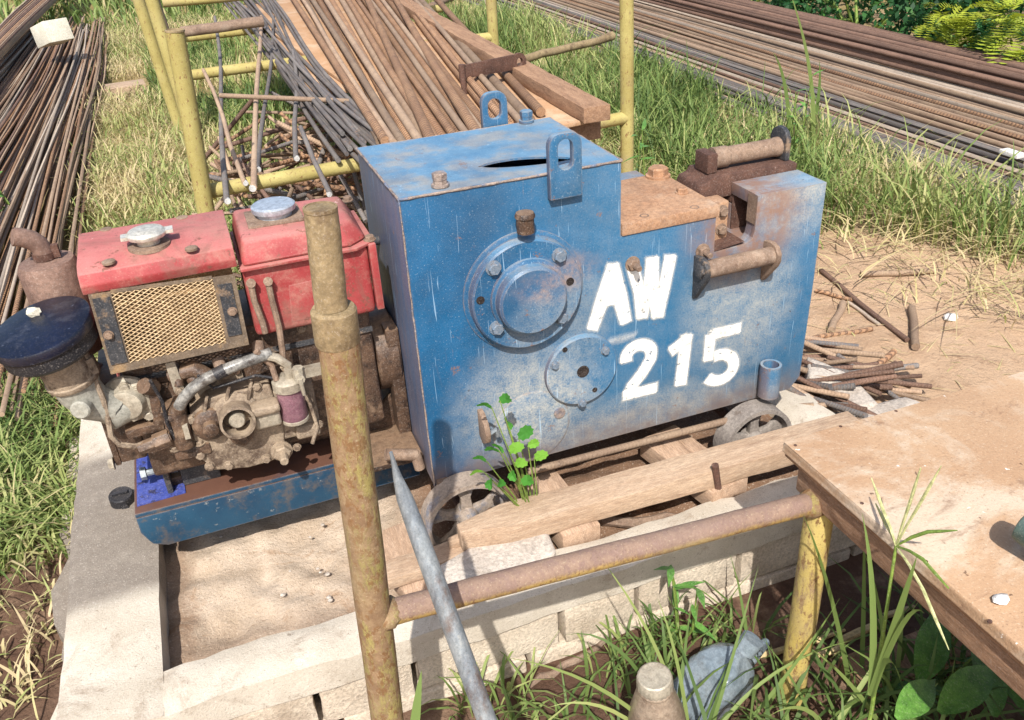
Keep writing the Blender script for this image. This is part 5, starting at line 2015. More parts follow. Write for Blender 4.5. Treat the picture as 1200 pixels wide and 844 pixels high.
# ---------------------------------------------------------------- left stack of long bars on the ground
random.seed(5)
for i in range(150):
    t = i / 149
    lay = i % 4
    xa = -2.05 + 1.18 * t + random.gauss(0, .012)
    za = .10 + .10 * (1 - t) + .024 * lay + random.uniform(0, .02)
    xb = -1.62 + .74 * t ** 1.1 + random.gauss(0, .02)
    ya = random.uniform(.2, .9) if xa < -1.15 else random.uniform(1.0, 1.9)
    m = random.choices(['bar_brown', 'bar_dark', 'bar_pale', 'bar_tan'], [5, .6, 3.5, 5])[0]
    if t > .88: m = random.choice(['bar_tan', 'bar_brown'])
    rebar((xa, ya, za), (xb, random.uniform(8.4, 9.4), .10 + .03 * lay + random.uniform(0, .02)), random.uniform(.007, .0095), MT[m], 'long thin rusty bar in the stack on the ground at left', 'stack of long bars at left', bend=.035, seg=10, n=6)
# upper bundle, curving across it
for i in range(40):
    t = i / 39
    r = random.uniform(.010, .013)
    pts = []
    for s in np.linspace(0, 1, 14):
        px = -60 + 150 * s + t * 10 + 34 * t * (1 - s)
        py = 150 - 172 * s ** .8 - 92 * t * (1 - .72 * s)
        pts.append(on_z(px, py, .33 + .05 * math.sin(math.pi * t) + .012 * (i % 3)))
    b = B()
    b.tube(pts, r * 1.1, 6, start=random.uniform(0, 2))
    b.thing('rebar', MT[random.choice(['bar_tan', 'bar_pale', 'bar_brown', 'bar_dark'])], 'rusty bar in the bundle bending across the top left corner', 'rebar', 'bent bundle at top left', sharp=60)
b = B()
wc_ = on_z(62, 42, .42)
b.box(wc_ + vec(0, 0, .02), (.20, .26, .16), np.array(Matrix.Rotation(.5, 3, 'Z') @ Matrix.Rotation(-.25, 3, 'X')))
b.thing('white_block', MT['white'], 'white block wedged between the two bar bundles at left', 'block', bevel=.008)
b = B()
wp = on_z(136, 106, .10)
b.box(wp, (.42, .22, .07), np.array(Matrix.Rotation(.1, 3, 'Z')))
b.thing('wood_offcut', MT['wood'], 'short pale wood offcut lying in the grass by the left stack', 'offcut', bevel=.004)
for i, (a, c) in enumerate((((88, 268), (106, 176)), ((78, 264), (130, 20)), ((64, 262), (128, 30)))):
    A0 = on_z(*a, .10); C0 = on_z(*c, .10)
    C1 = A0 + (C0 - A0) * min(1, 5. / np.linalg.norm(C0 - A0))
    rebar(A0, C1, .012, MT['bar_tan'], ('single rusty bar lying in the grass nearest the left stack', 'stray tan bar along the right edge of the left stack', 'second stray tan bar along the edge of the left stack')[i], bend=.02)

# ---------------------------------------------------------------- right stack of bars behind the grass
random.seed(9)


def right_bar(x, z, r, mat, label, group, bend=.02, n=6):
    xa = x + random.gauss(0, .02)
    xb = x + .10 + random.gauss(0, .04)
    rebar((xa, random.uniform(-.6, .2), z), (xb + (x - 3.4) * .12, random.uniform(8.5, 10.), z + random.uniform(-.01, .02)), r, mat, label, group, bend=bend, seg=10, n=n)


for i in range(26):
    t = i / 25
    right_bar(2.72 + .42 * t, .10 + .06 * t + .02 * (i % 2), random.uniform(.009, .012), MT[random.choice(['bar_grey', 'bar_grey', 'bar_pale', 'bar_brown', 'bar_dark'])], 'slim greyish bar along the near edge of the right stack', 'grey bars on the near edge of the right stack')
for i in range(34):
    t = i / 33
    right_bar(3.15 + .58 * t, .17 + .07 * t + .02 * (i % 2), random.uniform(.010, .0135), MT[random.choice(['bar_pale', 'bar_brown', 'bar_pale', 'bar_brown', 'bar_tan'])], 'pale brown bar in the middle of the right stack', 'pale bars in the middle of the right stack')
for i in range(36):
    t = i / 35
    right_bar(3.62 + .36 * t, .27 + .05 * math.sin(math.pi * t) + .024 * (i % 3), random.uniform(.0105, .015), MT['bar_dark'], 'dark rusty bar along the far side of the right stack', 'dark bars on the far side of the right stack', .012, 8)

# ---------------------------------------------------------------- offcuts lying on the bare earth at right
GZ = .10
offs = [((961, 320), (1062, 400), .0085, 'bar_dark', 'long dark rod lying slantwise beside the machine\'s right end'), ((1068, 365), (1073, 409), .013, 'bar_brown', 'short brown bar piece lying alone on the earth'),
        ((1008, 326), (1096, 321), .011, 'bar_brown', 'mud-caked bar piece at the edge of the dry grass'), ((952, 393), (1022, 388), .008, 'bar_tan', 'orange thin bar lying level beside the machine'),
        ((988, 358), (974, 388), .012, 'bar_brown', 'stout short offcut leaning on the level orange bar'), ((1022, 432), (1047, 414), .010, 'bar_tan', 'light brown stub in front of the rod pile'),
        ((955, 343), (1000, 352), .007, 'bar_tan', 'thin tan rod piece right against the blue machine'), ((995, 355), (1030, 382), .006, 'bar_pale', 'pale thin rod behind the stout offcut')]
for a, c, r, m, lb in offs:
    A0 = on_z(*a, GZ); C0 = on_z(*c, GZ)
    for P in (A0, C0):
        P[2] = float(ground_z(P[0], P[1])) + r * 1.2
    rebar(A0, C0, r, MT[m], lb, name='bar_offcut', cat='offcut', n=9, seg=4, bend=.004)
random.seed(33)
for i in range(84):
    if i < 58:
        px = random.uniform(915, 985); py = 478 + (px - 915) * -.45 + random.uniform(-26, 30)
    else:
        px = random.uniform(945, 1035); py = 408 + (px - 945) * .5 + random.uniform(-14, 12)
    c = on_z(px, py, random.uniform(.13, .22) if i < 58 else random.uniform(.10, .15))
    if c[0] < .97: continue
    a = random.gauss(2.2 if i < 58 else 2.5, .35)
    L = random.uniform(.05, .17)
    d = vec(math.cos(a), math.sin(a), random.gauss(0, .18)) * L
    rebar(c - d, c + d, random.uniform(.0065, .0095), MT[random.choice(['bar_brown', 'bar_brown', 'bar_dark', 'bar_dark', 'bar_grey'])], 'stubby rod offcut in the pile at the right end of the machine', 'offcuts piled right of the machine', seg=2, n=8, name='bar_offcut', cat='offcut')

# ---------------------------------------------------------------- grass
def blades(name, P, H, Wd, tone, label, cat, kind='stuff', lean=.5, mat='grass', K=4, dirs=None, droop=1.0, group=None):
    """P: base points (n,3); each blade a curved tapering strip; tone per blade stored for the material"""
    n = len(P)
    az = RNG.uniform(0, 2 * np.pi, n) if dirs is None else dirs
    d = np.stack([np.cos(az), np.sin(az), np.zeros(n)], -1)
    side = np.stack([-np.sin(az), np.cos(az), np.zeros(n)], -1)
    tw = RNG.uniform(-.6, .6, n)[:, None]
    side = side * np.cos(tw) + d * np.sin(tw)
    le = (RNG.uniform(.15, 1.0, n) * lean)[:, None] * H[:, None]
    dr = (RNG.uniform(0, 1, n) ** 2 * droop)[:, None] * H[:, None]
    t = np.linspace(0, 1, K + 1)
    V = np.zeros((n, K + 1, 2, 3))
    for k, s in enumerate(t):
        c = P + d * le * s ** 1.6 * 1.2 + np.array([0, 0, 1]) * (H[:, None] * (s - .28 * s ** 3) - dr * .55 * s ** 3)
        w = Wd[:, None] * (1 - s ** 2.2) * (.6 + .8 * min(s * 3, 1)) * .5
        V[:, k, 0] = c - side * w
        V[:, k, 1] = c + side * w
    V = V.reshape(-1, 3)
    b = (np.arange(n) * (K + 1) * 2)[:, None]
    k = (np.arange(K) * 2)[None]
    i = (b + k).reshape(-1)
    F = np.stack([i, i + 1, i + 3, i + 2], -1)
    off = P.mean(0); off[2] = P[:, 2].min()
    me = bpy.data.meshes.new(name)
    me.vertices.add(len(V))
    me.vertices.foreach_set('co', (V - off).reshape(-1))
    me.loops.add(F.size)
    me.loops.foreach_set('vertex_index', F.reshape(-1))
    me.polygons.add(len(F))
    me.polygons.foreach_set('loop_start', np.arange(len(F)) * 4)
    me.polygons.foreach_set('use_smooth', np.ones(len(F), bool))
    me.update(calc_edges=True)
    at = me.attributes.new('tone', 'FLOAT', 'POINT')
    at.data.foreach_set('value', np.repeat(tone, (K + 1) * 2).astype(np.float32))
    me.materials.append(MT[mat])
    o = bpy.data.objects.new(name, me)
    o.location = off
    COL.objects.link(o)
    return tag(o, label, cat, group, kind)


def inpoly(x, y, poly):
    c = np.zeros(len(x), bool)
    j = len(poly) - 1
    for i in range(len(poly)):
        xi, yi = poly[i]; xj, yj = poly[j]
        m = ((yi > y) != (yj > y)) & (x < (xj - xi) * (y - yi) / (yj - yi + 1e-9) + xi)
        c ^= m
        j = i
    return c


def patch(poly, n, clump=2.2, thr=.42, seed=1):
    poly = np.array(poly)
    lo, hi = poly.min(0), poly.max(0)
    x = RNG.uniform(lo[0], hi[0], n * 4); y = RNG.uniform(lo[1], hi[1], n * 4)
    m = inpoly(x, y, poly)
    dn = fbm(x * clump, y * clump, seed)
    m &= (dn + RNG.uniform(-.12, .12, len(x))) > thr
    x, y = x[m][:n], y[m][:n]
    return np.stack([x, y, ground_z(x, y) - .005], -1)


def tone(P, green=.4, spread=.25, scale=1.5, seed=2):
    return np.clip(green + (fbm(P[:, 0] * scale, P[:, 1] * scale, seed) - .47) * 1.2 + RNG.normal(0, spread, len(P)), 0, 1)


# between the left stack and the rack
P = patch([(-.95, 1.1), (-.30, 1.0), (-.12, 3), (.3, 9.5), (-1.0, 9.5)], 15000, 1.6, .42, 4)
H = RNG.uniform(.05, .17, len(P)) * (1 + .5 * (fbm(P[:, 0] * 2, P[:, 1] * 2, 8)))
blades('meadow_grass', P, H, RNG.uniform(.003, .007, len(P)), tone(P, .72, .2), 'mixed dry and green grass between the left stack and the rack', 'grass', lean=.9)
P = patch([(-.62, 1.5), (-.2, 1.3), (.15, 3.6), (.2, 9), (-.5, 9)], 4200, 2.6, .50, 6)
blades('meadow_grass', P, RNG.uniform(.10, .28, len(P)), RNG.uniform(.005, .010, len(P)), tone(P, .35, .18), 'fresh taller green grass round the rack\'s left posts', 'grass', lean=.6)
# flattened straw
P = patch([(-1.0, 1.1), (-.25, 1.1), (-.3, 5), (-.9, 5)], 5000, 2, .4, 14)
P[:, 2] += RNG.uniform(.0, .03, len(P))
blades('straw_litter', P, RNG.uniform(.02, .06, len(P)), RNG.uniform(.003, .006, len(P)), np.clip(RNG.normal(.92, .08, len(P)), 0, 1), 'flattened dry straw on the ground left of the rack', 'straw', lean=3.2)
# under and behind the rack
P = patch([(-.2, 2.6), (1.2, 2.6), (1.6, 9.5), (.2, 9.5)], 6500, 2, .40, 16)
blades('meadow_grass', P, RNG.uniform(.08, .26, len(P)), RNG.uniform(.006, .011, len(P)), tone(P, .45, .18), 'bright green grass growing under the rear rack', 'grass', lean=.6)
# the long belt right of the rack
P = patch([(1.45, 1.5), (2.1, .75), (2.6, .1), (2.75, -.3), (2.80, 3), (2.95, 9.8), (1.75, 9.8), (1.5, 3.5)], 16000, 1.3, .49, 20)
H = RNG.uniform(.06, .22, len(P)) * (.6 + .9 * fbm(P[:, 0] * 1.8, P[:, 1] * 1.8, 30))
blades('grass_belt', P, H, RNG.uniform(.003, .007, len(P)), tone(P, .6, .24), 'belt of long tangled grass between the machine and the right stack', 'grass', lean=1.0)
P = patch([(1.75, 1.7), (2.3, .6), (2.62, .5), (2.7, 3), (2.7, 8), (1.9, 8)], 4200, 2.4, .51, 24)
blades('grass_belt', P, RNG.uniform(.20, .48, len(P)), RNG.uniform(.004, .009, len(P)), tone(P, .45, .18), 'tall bright grass tufts rising in the belt before the right stack', 'grass', lean=.7)
P = patch([(1.5, .9), (2.1, .15), (2.7, -.5), (2.8, 1.5), (1.6, 2.2)], 1200, 2.4, .42, 26)
P[:, 2] += RNG.uniform(0, .08, len(P))
blades('straw_litter', P, RNG.uniform(.03, .12, len(P)), RNG.uniform(.003, .006, len(P)), np.clip(RNG.normal(.88, .1, len(P)), 0, 1), 'dry straw lying along the edge of the grass belt', 'straw', lean=3.0)
P = patch([(1.0, .2), (1.9, -.4), (2.4, -.4), (2.0, .9), (1.2, 1.3)], 420, 2.4, .36, 28)
blades('straw_litter', P, RNG.uniform(.01, .03, len(P)), RNG.uniform(.002, .004, len(P)), np.clip(RNG.normal(.9, .08, len(P)), 0, 1), 'loose straws scattered on the bare earth right of the machine', 'straw', lean=4.5)
# by the left corner of the wall
P = patch([(-1.6, .25), (-.80, .25), (-.775, 1.15), (-1.0, 1.3), (-1.7, 1.2)], 5200, 3, .33, 32)
m = P[:, 1] > .32 + .25 * fbm(P[:, 0] * 4, P[:, 1] * 4, 5)
P = P[m]
blades('corner_grass', P, RNG.uniform(.06, .18, len(P)), RNG.uniform(.003, .007, len(P)), tone(P, .48, .2), 'dense green grass growing against the left end of the wall', 'grass', lean=1.1)
P = patch([(-1.3, .0), (-.84, -.2), (-.84, .4), (-1.3, .5)], 260, 5, .47, 34)
blades('corner_grass', P, RNG.uniform(.03, .10, len(P)), RNG.uniform(.003, .006, len(P)), tone(P, .6, .2), 'sparse withered tufts on the bare soil left of the wall', 'grass', lean=1.3)
# front of the wall
P = patch([(-.12, -.52), (.60, -.42), (.60, -.34), (.2, -.325), (-.12, -.33)], 240, 8, .42, 36)
blades('foot_grass', P, RNG.uniform(.05, .17, len(P)), RNG.uniform(.003, .007, len(P)), tone(P, .3, .16), 'grass tufts at the foot of the block wall', 'grass', lean=.9)
P = patch([(.05, -.78), (.75, -.80), (.95, -.55), (.45, -.50), (.1, -.52)], 210, 7, .36, 38)
blades('foot_grass', P, RNG.uniform(.10, .28, len(P)), RNG.uniform(.004, .008, len(P)), tone(P, .25, .14), 'long blades of grass round the jug and bottle', 'grass', lean=1.0)
P = patch([(.52, -.9), (1.1, -.9), (1.1, -.6), (.6, -.6)], 130, 7, .36, 39)
blades('foot_grass', P, RNG.uniform(.10, .30, len(P)), RNG.uniform(.004, .009, len(P)), tone(P, .25, .14), 'long grass under the left edge of the brown board', 'grass', lean=1.0)
P = patch([(-6, 1.2), (-2.15, .6), (-1.8, 9), (-6, 9)], 9000, 1.2, .3, 42)
blades('meadow_grass', P, RNG.uniform(.08, .3, len(P)), RNG.uniform(.005, .012, len(P)), tone(P, .5, .2), 'rough grass beyond the left stack of bars', 'grass', lean=.9)
# far meadow
P = patch([(-6, 8.8), (12, 8.8), (14, 16), (-7, 16)], 12000, .8, .2, 40)
blades('far_meadow', P, RNG.uniform(.2, .5, len(P)), RNG.uniform(.012, .03, len(P)), tone(P, .35, .18), 'rough meadow beyond the stacks', 'grass', lean=.7, K=3)


# ---------------------------------------------------------------- leafy plants
def leaf_mesh(name, L, W, mat, fold=.15, n=5, serr=0.):
    """a single pointed leaf along +X with a folded midrib"""
    v, f = [], []
    for i in range(n + 1):
        t = i / n
        w = W / 2 * (math.sin(math.pi * min(t * 1.05 + .03, 1)) ** .8) * (1 - .25 * t)
        w = max(w, .0006)
        z = -.25 * L * t * t
        v += [(L * t, -w, z + w * fold), (L * t, 0, z), (L * t, w, z + w * fold)]
    for i in range(n):
        for k in range(2):
            a = i * 3 + k
            f.append((a, a + 1, a + 4, a + 3))
    me = bpy.data.meshes.new(name)
    me.from_pydata(v, [], f)
    for p in me.polygons: p.use_smooth = True
    me.materials.append(mat)
    return me


def fronds_arrays(centres, axes, L, W, pairs, tones):
    """feathery compound leaves: arrays of leaflet quads for one mesh"""
    V, F, T = [], [], []
    for c, ax, l, tn in zip(centres, axes, L, tones):
        ax = ax / np.linalg.norm(ax)
        s = np.cross(ax, (0, 0, 1)); s /= (np.linalg.norm(s) + 1e-9)
        u = np.cross(s, ax)
        for i in range(pairs):
            t = (i + .6) / pairs
            base = c + ax * l * t - u * (-.25) * l * 0 + vec(0, 0, -.3 * l * t * t)
            ll = W * l * (math.sin(math.pi * (.12 + .8 * t)) ** .6)
            for sg in (-1, 1):
                dl = s * sg + ax * .45 + u * .15
                dl /= np.linalg.norm(dl)
                wd = ax * l / pairs * .42
                o = len(V)
                V += [base, base + dl * ll * .45 + wd, base + dl * ll, base + dl * ll * .45 - wd]
                F.append((o, o + 1, o + 2, o + 3))
                T += [tn] * 4
    return V, F, T


def attr_mesh(name, V, F, T, mat, loc):
    me = bpy.data.meshes.new(name)
    me.from_pydata([tuple(np.asarray(v) - loc) for v in V], [], F)
    at = me.attributes.new('tone', 'FLOAT', 'POINT')
    at.data.foreach_set('value', [float(t) for t in T])
    me.materials.append(mat)
    return me


def bush(loc, rx, ry, rz, n, label, tone_rng, lsize, seed):
    rg = np.random.default_rng(seed)
    root = empty('leafy_bush', loc, label, 'bush')
    loc = np.asarray(loc, float)
    b = B()
    for k in range(9):
        a = rg.uniform(0, 6.28)
        e = loc + vec(math.cos(a) * rx * .7, math.sin(a) * ry * .7, rz * rg.uniform(.7, 1.5))
        b.tube([loc, loc + (e - loc) * .5 + vec(0, 0, .1), e], [.016, .010, .004], 6)
    b.build('stems', MT['stem'], root)
    # leaves in sprays through the volume
    V, F, T = [], [], []
    nsp = n // 14
    for s in range(nsp):
        d = rg.normal(0, 1, 3); d /= np.linalg.norm(d)
        r = rg.uniform(.45, 1.0) ** .5
        c = loc + vec(d[0] * rx * r, d[1] * ry * r, rz + d[2] * rz * r)
        if c[2] < .05: c[2] = .05 + abs(rg.normal(0, .05))
        ax = d + vec(0, 0, .3) + rg.normal(0, .4, 3)
        ax /= np.linalg.norm(ax)
        tn = rg.uniform(*tone_rng)
        for k in range(14):
            p = c + ax * lsize * 3 * (k / 14) + rg.normal(0, lsize * .35, 3)
            q = rg.normal(0, 1, 3) + ax * .5 + vec(0, 0, -.1); q /= np.linalg.norm(q)
            w = np.cross(q, rg.normal(0, 1, 3) + vec(0, 0, 1.2)); w /= np.linalg.norm(w) + 1e-9
            l = lsize * rg.uniform(.7, 1.4)
            o = len(V)
            V += [p, p + q * l * .5 + w * l * .28, p + q * l, p + q * l * .5 - w * l * .28]
            F.append((o, o + 1, o + 2, o + 3))
            T += [np.clip(tn + rg.normal(0, .07), 0, 1)] * 4
    me = attr_mesh('foliage', V, F, T, MT['bush'], loc)
    o = bpy.data.objects.new('foliage', me)
    COL.objects.link(o)
    o.parent = root
    return root


bush((4.75, 4.4, 0), .55, .9, .36, 4200, 'dark leafy bush behind the right stack, at the top edge', (.1, .55), .05, 1)
bush((4.50, 3.0, 0), .42, .75, .34, 3600, 'dense dark green bush under the yellow fronds at top right', (.05, .5), .05, 2)
bush((4.55, 1.6, 0), .5, .75, .34, 3200, 'green bush at the right edge behind the dark bars', (.05, .5), .05, 3)
bush((4.85, 6.2, 0), .6, 1.1, .34, 3600, 'low leafy bush at the far end of the dark bars', (.15, .6), .05, 4)
for i, (x, y) in enumerate(((6.2, 5.5), (6.0, 3.2), (6.3, .8), (6.4, 8.2))):
    bush((x, y, 0), .8, 1.1, .8, 3600, ('broad bush in the hedge row far right, third of four', 'broad bush in the hedge row right of the yellow fronds', 'nearest broad bush of the hedge row at right', 'farthest broad bush of the hedge row at right')[i], (.05, .55), .07, 20 + i)
# yellow-green feathery plants leaning over the bars
for i, (pxs, lb, tn) in enumerate(((((1098, 40), (1110, 20), (1090, 62), (1122, 52), (1130, 30), (1104, 72), (1128, 78), (1146, 12)), 'yellow-green feathery plant leaning over the dark bars', .95), (((1182, 34), (1196, 22), (1190, 56), (1200, 44), (1178, 10), (1206, 66)), 'yellow feathery plant in the top right corner', .9),
                                    (((1150, 70), (1142, 92), (1120, 96), (1160, 56), (1096, 88)), 'blue-green feathery fronds below the yellow plant', .15))):
    base = on_z(pxs[0][0] + 14, pxs[0][1] + 30, .1)
    base[0] = 4.16
    root = empty('feathery_plant', (base[0], base[1], .05), lb, 'plant')
    cs, axs, Ls, ts = [], [], [], []
    rg = np.random.default_rng(60 + i)
    b = B()
    for (px, py) in pxs:
        c = on_x(px, py, 4.02 + rg.uniform(-.12, .12))
        stem_top = c + vec(.02, 0, -.02)
        b.tube([vec(base[0], base[1], .05), (vec(base[0], base[1], .05) + stem_top) / 2 + vec(.03, 0, .08), stem_top], [.008, .006, .003], 6)
        for k in range(9):
            a = rg.uniform(0, 6.28)
            cs.append(c + rg.normal(0, .05, 3)); axs.append(vec(math.cos(a) - .5, math.sin(a) - .3, rg.uniform(-.4, .8))); Ls.append(rg.uniform(.09, .17)); ts.append(np.clip(tn + rg.normal(0, .07), 0, 1))
    b.build('stems', MT['stem'], root)
    V, F, T = fronds_arrays(cs, axs, Ls, .62, 7, ts)
    me = attr_mesh('fronds', V, F, T, MT['fern'], vec(base[0], base[1], .05))
    o = bpy.data.objects.new('fronds', me)
    COL.objects.link(o)
    o.parent = root

# seedling by the left wheel
sd = on_z(605, 590, .20)
sd = vec(sd[0], -.075, .19)
seed = empty('seedling', sd, 'small bright green seedling growing beside the left iron wheel', 'plant')
OV = None


def oval(name, r, mat, ser=18, tn=.5):
    v = [(0, 0, 0)]
    for k in range(ser * 2):
        a = 2 * math.pi * k / (ser * 2)
        q = 1.0 if k % 2 else .82
        v.append((r * q * math.cos(a) * 1.35 + r * 1.2, r * q * math.sin(a) * .95, -.35 * r * math.cos(a) ** 2 + .38 * r * abs(math.sin(a))))
    f = [(0, k + 1, (k + 1) % (ser * 2) + 1) for k in range(ser * 2)]
    me = bpy.data.meshes.new(name)
    me.from_pydata([(x, y, z) for x, y, z in v], [], f)
    me.vertices[0].co = (r * 1.2, 0, -.03 * r)
    at = me.attributes.new('tone', 'FLOAT', 'POINT')
    at.data.foreach_set('value', [tn] * len(v))
    me.materials.append(mat)
    return me


lfms = [oval('leaf', .0112, MT['seedling'], 9, t) for t in (.25, .5, .85)]
stems = B()
for (px, py, yy_, ang, sc_, rl) in ((576, 477, -.10, 2.9, 1.1, .3), (586, 470, -.10, .4, 1.15, .2), (597, 502, -.10, 1.4, 1.2, .9), (608, 514, -.10, .2, 1.35, .3), (619, 523, -.11, .1, .95, .6), (626, 537, -.11, -.3, 1.1, .4), (585, 528, -.12, 2.4, 1.15, .4), (590, 530, -.12, 2.0, 1.1, .5), (596, 528, -.12, -.4, 1.2, .4), (603, 542, -.12, -.8, 1.05, .5), (598, 552, -.13, -1.6, 1.0, .5), (611, 566, -.13, .3, 1.2, .2), (570, 540, -.12, 2.8, 1.05, .7), (566, 552, -.13, 3.0, 1.0, .5), (574, 560, -.14, -1.9, 1.1, .4), (583, 566, -.14, -1.2, .9, .5)):
    p = on_y(px, py, yy_)
    lf = bpy.data.objects.new('leaf', lfms[int(px * 7 + py) % 3])
    COL.objects.link(lf)
    lf.parent = seed
    lf.location = tuple(p - sd)
    lf.rotation_euler = (rl * .5 + .55, -.1 + .3 * math.sin(px), ang)
    lf.scale = (sc_,) * 3
    stems.tube([sd, (sd + p) / 2 + vec(.004, -.01, .015), p], [.0022, .0018, .001], 5)
stems.build('stems', MT['stem'], seed)


# weed by the right rack post
def weed(base, hgt, nleaf, label, seed_, L=.07, W=.018, cat='weed', spread=.06):
    rg = np.random.default_rng(seed_)
    base = np.asarray(base, float)
    root = empty('leafy_weed', base, label, cat)
    me = leaf_mesh('leaf', L, W, MT['leaf'])
    b = B()
    for s in range(3):
        tip_ = base + vec(rg.normal(0, spread), rg.normal(0, spread), hgt * rg.uniform(.7, 1.))
        mid = (base + tip_) / 2 + vec(rg.normal(0, .015), rg.normal(0, .015), 0)
        b.tube([base, mid, tip_], [.004, .003, .0015], 6)
        for k in range(nleaf // 3):
            t = (k + 1) / (nleaf // 3)
            p = base + (tip_ - base) * t
            o = bpy.data.objects.new('leaf', me)
            COL.objects.link(o)
            o.parent = root
            o.location = tuple(p - base)
            o.rotation_euler = (rg.normal(0, .3), rg.uniform(-.7, .2), rg.uniform(0, 6.28))
            o.scale = (rg.uniform(.6, 1.2),) * 3
    b.build('stems', MT['stem'], root)


wp = on_y(752, 212, 1.15)
weed((wp[0], 1.15, ground_z(wp[0], 1.15)), .62, 42, 'slender leafy weed growing beside the right yellow post', 71, .075, .018)
wp = on_y(905, 300, 2.0)
weed((2.35, 1.9, .08), .5, 30, 'leafy weed in the grass belt behind the machine', 72)
wp = on_z(20, 255, .1)
weed((wp[0], wp[1], .12), .22, 15, 'small weed sprouting through the left stack of bars', 73, .06, .03)
wp = on_z(828, 735, .02)
weed((.40, -.36, .03), .26, 12, 'thin weed standing against the block wall', 75, .06, .016, spread=.02)
# broad leaves at the lower right corner
big = empty('broad_leaf_plant', (.78, -.66, .03), 'broad-leaved green plant under the brown board at lower right', 'plant')
blm = leaf_mesh('leaf', .17, .062, MT['leaf'], .25, 8)
for i, (px, py, y_, az_, pit_, sc_) in enumerate(((1076, 800, -.70, .55, -.35, 1.15), (1150, 762, -.68, -1.3, .4, .9), (1145, 800, -.74, .5, -.1, 1.0), (1195, 830, -.78, 1.2, -.3, .9), (1100, 835, -.80, .2, -.1, 1.1), (1050, 842, -.80, .3, .0, .9), (1165, 840, -.82, .9, -.2, 1.1), (1120, 815, -.72, 2.6, -.2, .9), (1180, 790, -.70, 2.2, -.1, .9))):
    p = on_y(px, py, y_)
    o = bpy.data.objects.new('leaf', blm)
    COL.objects.link(o)
    o.parent = big
    o.location = tuple(p - vec(.78, -.66, .03))
    o.rotation_euler = (.35, pit_, az_)
    o.scale = (sc_,) * 3
bs = B()
for px, py, y_ in ((1076, 800, -.70), (1150, 762, -.68), (1145, 800, -.74), (1120, 815, -.72), (1180, 790, -.70)):
    bs.tube([(.78, -.66, .03), on_y(px, py, y_)], [.004, .002], 6)
bs.build('stems', MT['stem'], big)

# seeding grass stalk before the board
SX = .462
top = on_x(1050, 640, SX)
bot = on_x(1047, 830, SX - .01)
bot = vec(SX - .02, bot[1] + .02, .03)
st = empty('seeding_grass', bot, 'tall seeding grass stalk in front of the brown board', 'grass stalk')
b = B()
b.tube([bot, (bot + top) / 2 + vec(.006, 0, 0), top], [.004, .0034, .0022], 8)
b.build('stalk', MT['stem'], st)
MT['seedhead'] = surf('pale_seed_head', S(150, 154, 102), S(178, 176, 128), 60, .8)
for q, x_ in (((1021, 560), SX - .01), ((1079, 548), SX + .01), ((1103, 546), SX + .02), ((1112, 762), SX - .02), ((1122, 622), SX + .03), ((1112, 690), SX - .01), ((1026, 590), SX)):
    e = on_x(q[0], q[1], x_)
    b = B()
    m1 = (top + e) / 2 + vec(0, 0, .012 if q[1] > 600 else 0.)
    pts = [top, top + (m1 - top) * .5 + vec(0, 0, .003), m1, m1 + (e - m1) * .5, e]
    b.tube(pts, [.0012, .0022, .0026, .0024, .0008], 6)
    b.build('seed_spike', MT['seedhead'] if q[1] < 600 or q[1] > 700 else MT['stem'], st, rough=.0004)
for (m_, e_), w_ in ((((1030, 690), (1010, 600)), .010), (((1060, 700), (1075, 650)), .011), (((1040, 740), (1056, 800)), .009), (((1066, 690), (1084, 720)), .008)):
    p0 = bot + (top - bot) * .55; p1 = on_x(*m_, SX - .01); p2 = on_x(*e_, SX - .02)
    V, F, T = [], [], []
    sd_ = np.cross(p2 - p0, CAM - p0); sd_ /= np.linalg.norm(sd_)
    for k in range(9):
        t = k / 8
        p = p0 * (1 - t) ** 2 + 2 * p1 * t * (1 - t) + p2 * t * t
        ww = w_ * (1 - t ** 2.5) * .5
        V += [p - sd_ * ww, p + vec(0, 0, -ww * .4), p + sd_ * ww]; T += [.3] * 3
    for k in range(8):
        for q in range(2):
            F.append((k * 3 + q, k * 3 + q + 1, k * 3 + q + 4, k * 3 + q + 3))
    me = attr_mesh('leaf_blade', V, F, T, MT['grass'], bot)
    o = bpy.data.objects.new('leaf_blade', me)
    COL.objects.link(o)
    o.parent = st


def long_blades(name, label, items, w=.012):
    """hand-placed long blades: base, bend and tip given as points"""
    root = empty(name, items[0][0], label, 'grass tuft')
    me_t = .3
    for bs_, md, tp_ in items:
        bs_, md, tp_ = [np.asarray(a, float) for a in (bs_, md, tp_)]
        V, F, T = [], [], []
        K = 10
        tn = float(np.clip(RNG.normal(.3, .12), 0, .7))
        sd_ = np.cross(tp_ - bs_, CAM - bs_) * .6 + RNG.normal(0, .02, 3)
        sd_ = sd_ / np.linalg.norm(sd_)
        for k in range(K + 1):
            t = k / K
            p = bs_ * (1 - t) ** 2 + 2 * md * t * (1 - t) + tp_ * t * t
            ww = w * (1 - t ** 2.5) * .5 * (.5 + min(1, 4 * t) * .5)
            V += [p - sd_ * ww, p + vec(0, 0, -ww * .3), p + sd_ * ww]
            T += [tn] * 3
        for k in range(K):
            for s in range(2):
                a = k * 3 + s
                F.append((a, a + 1, a + 4, a + 3))
        me = attr_mesh('blade', V, F, T, MT['grass'], np.asarray(items[0][0], float))
        for p in me.polygons: p.use_smooth = True
        o = bpy.data.objects.new('blade', me)
        COL.objects.link(o)
        o.parent = root


def LB(base, mid, tip, y0=-.60, y1=-.60, y2=-.6):
    return on_y(*base, y0), on_y(*mid, y1), on_y(*tip, y2)


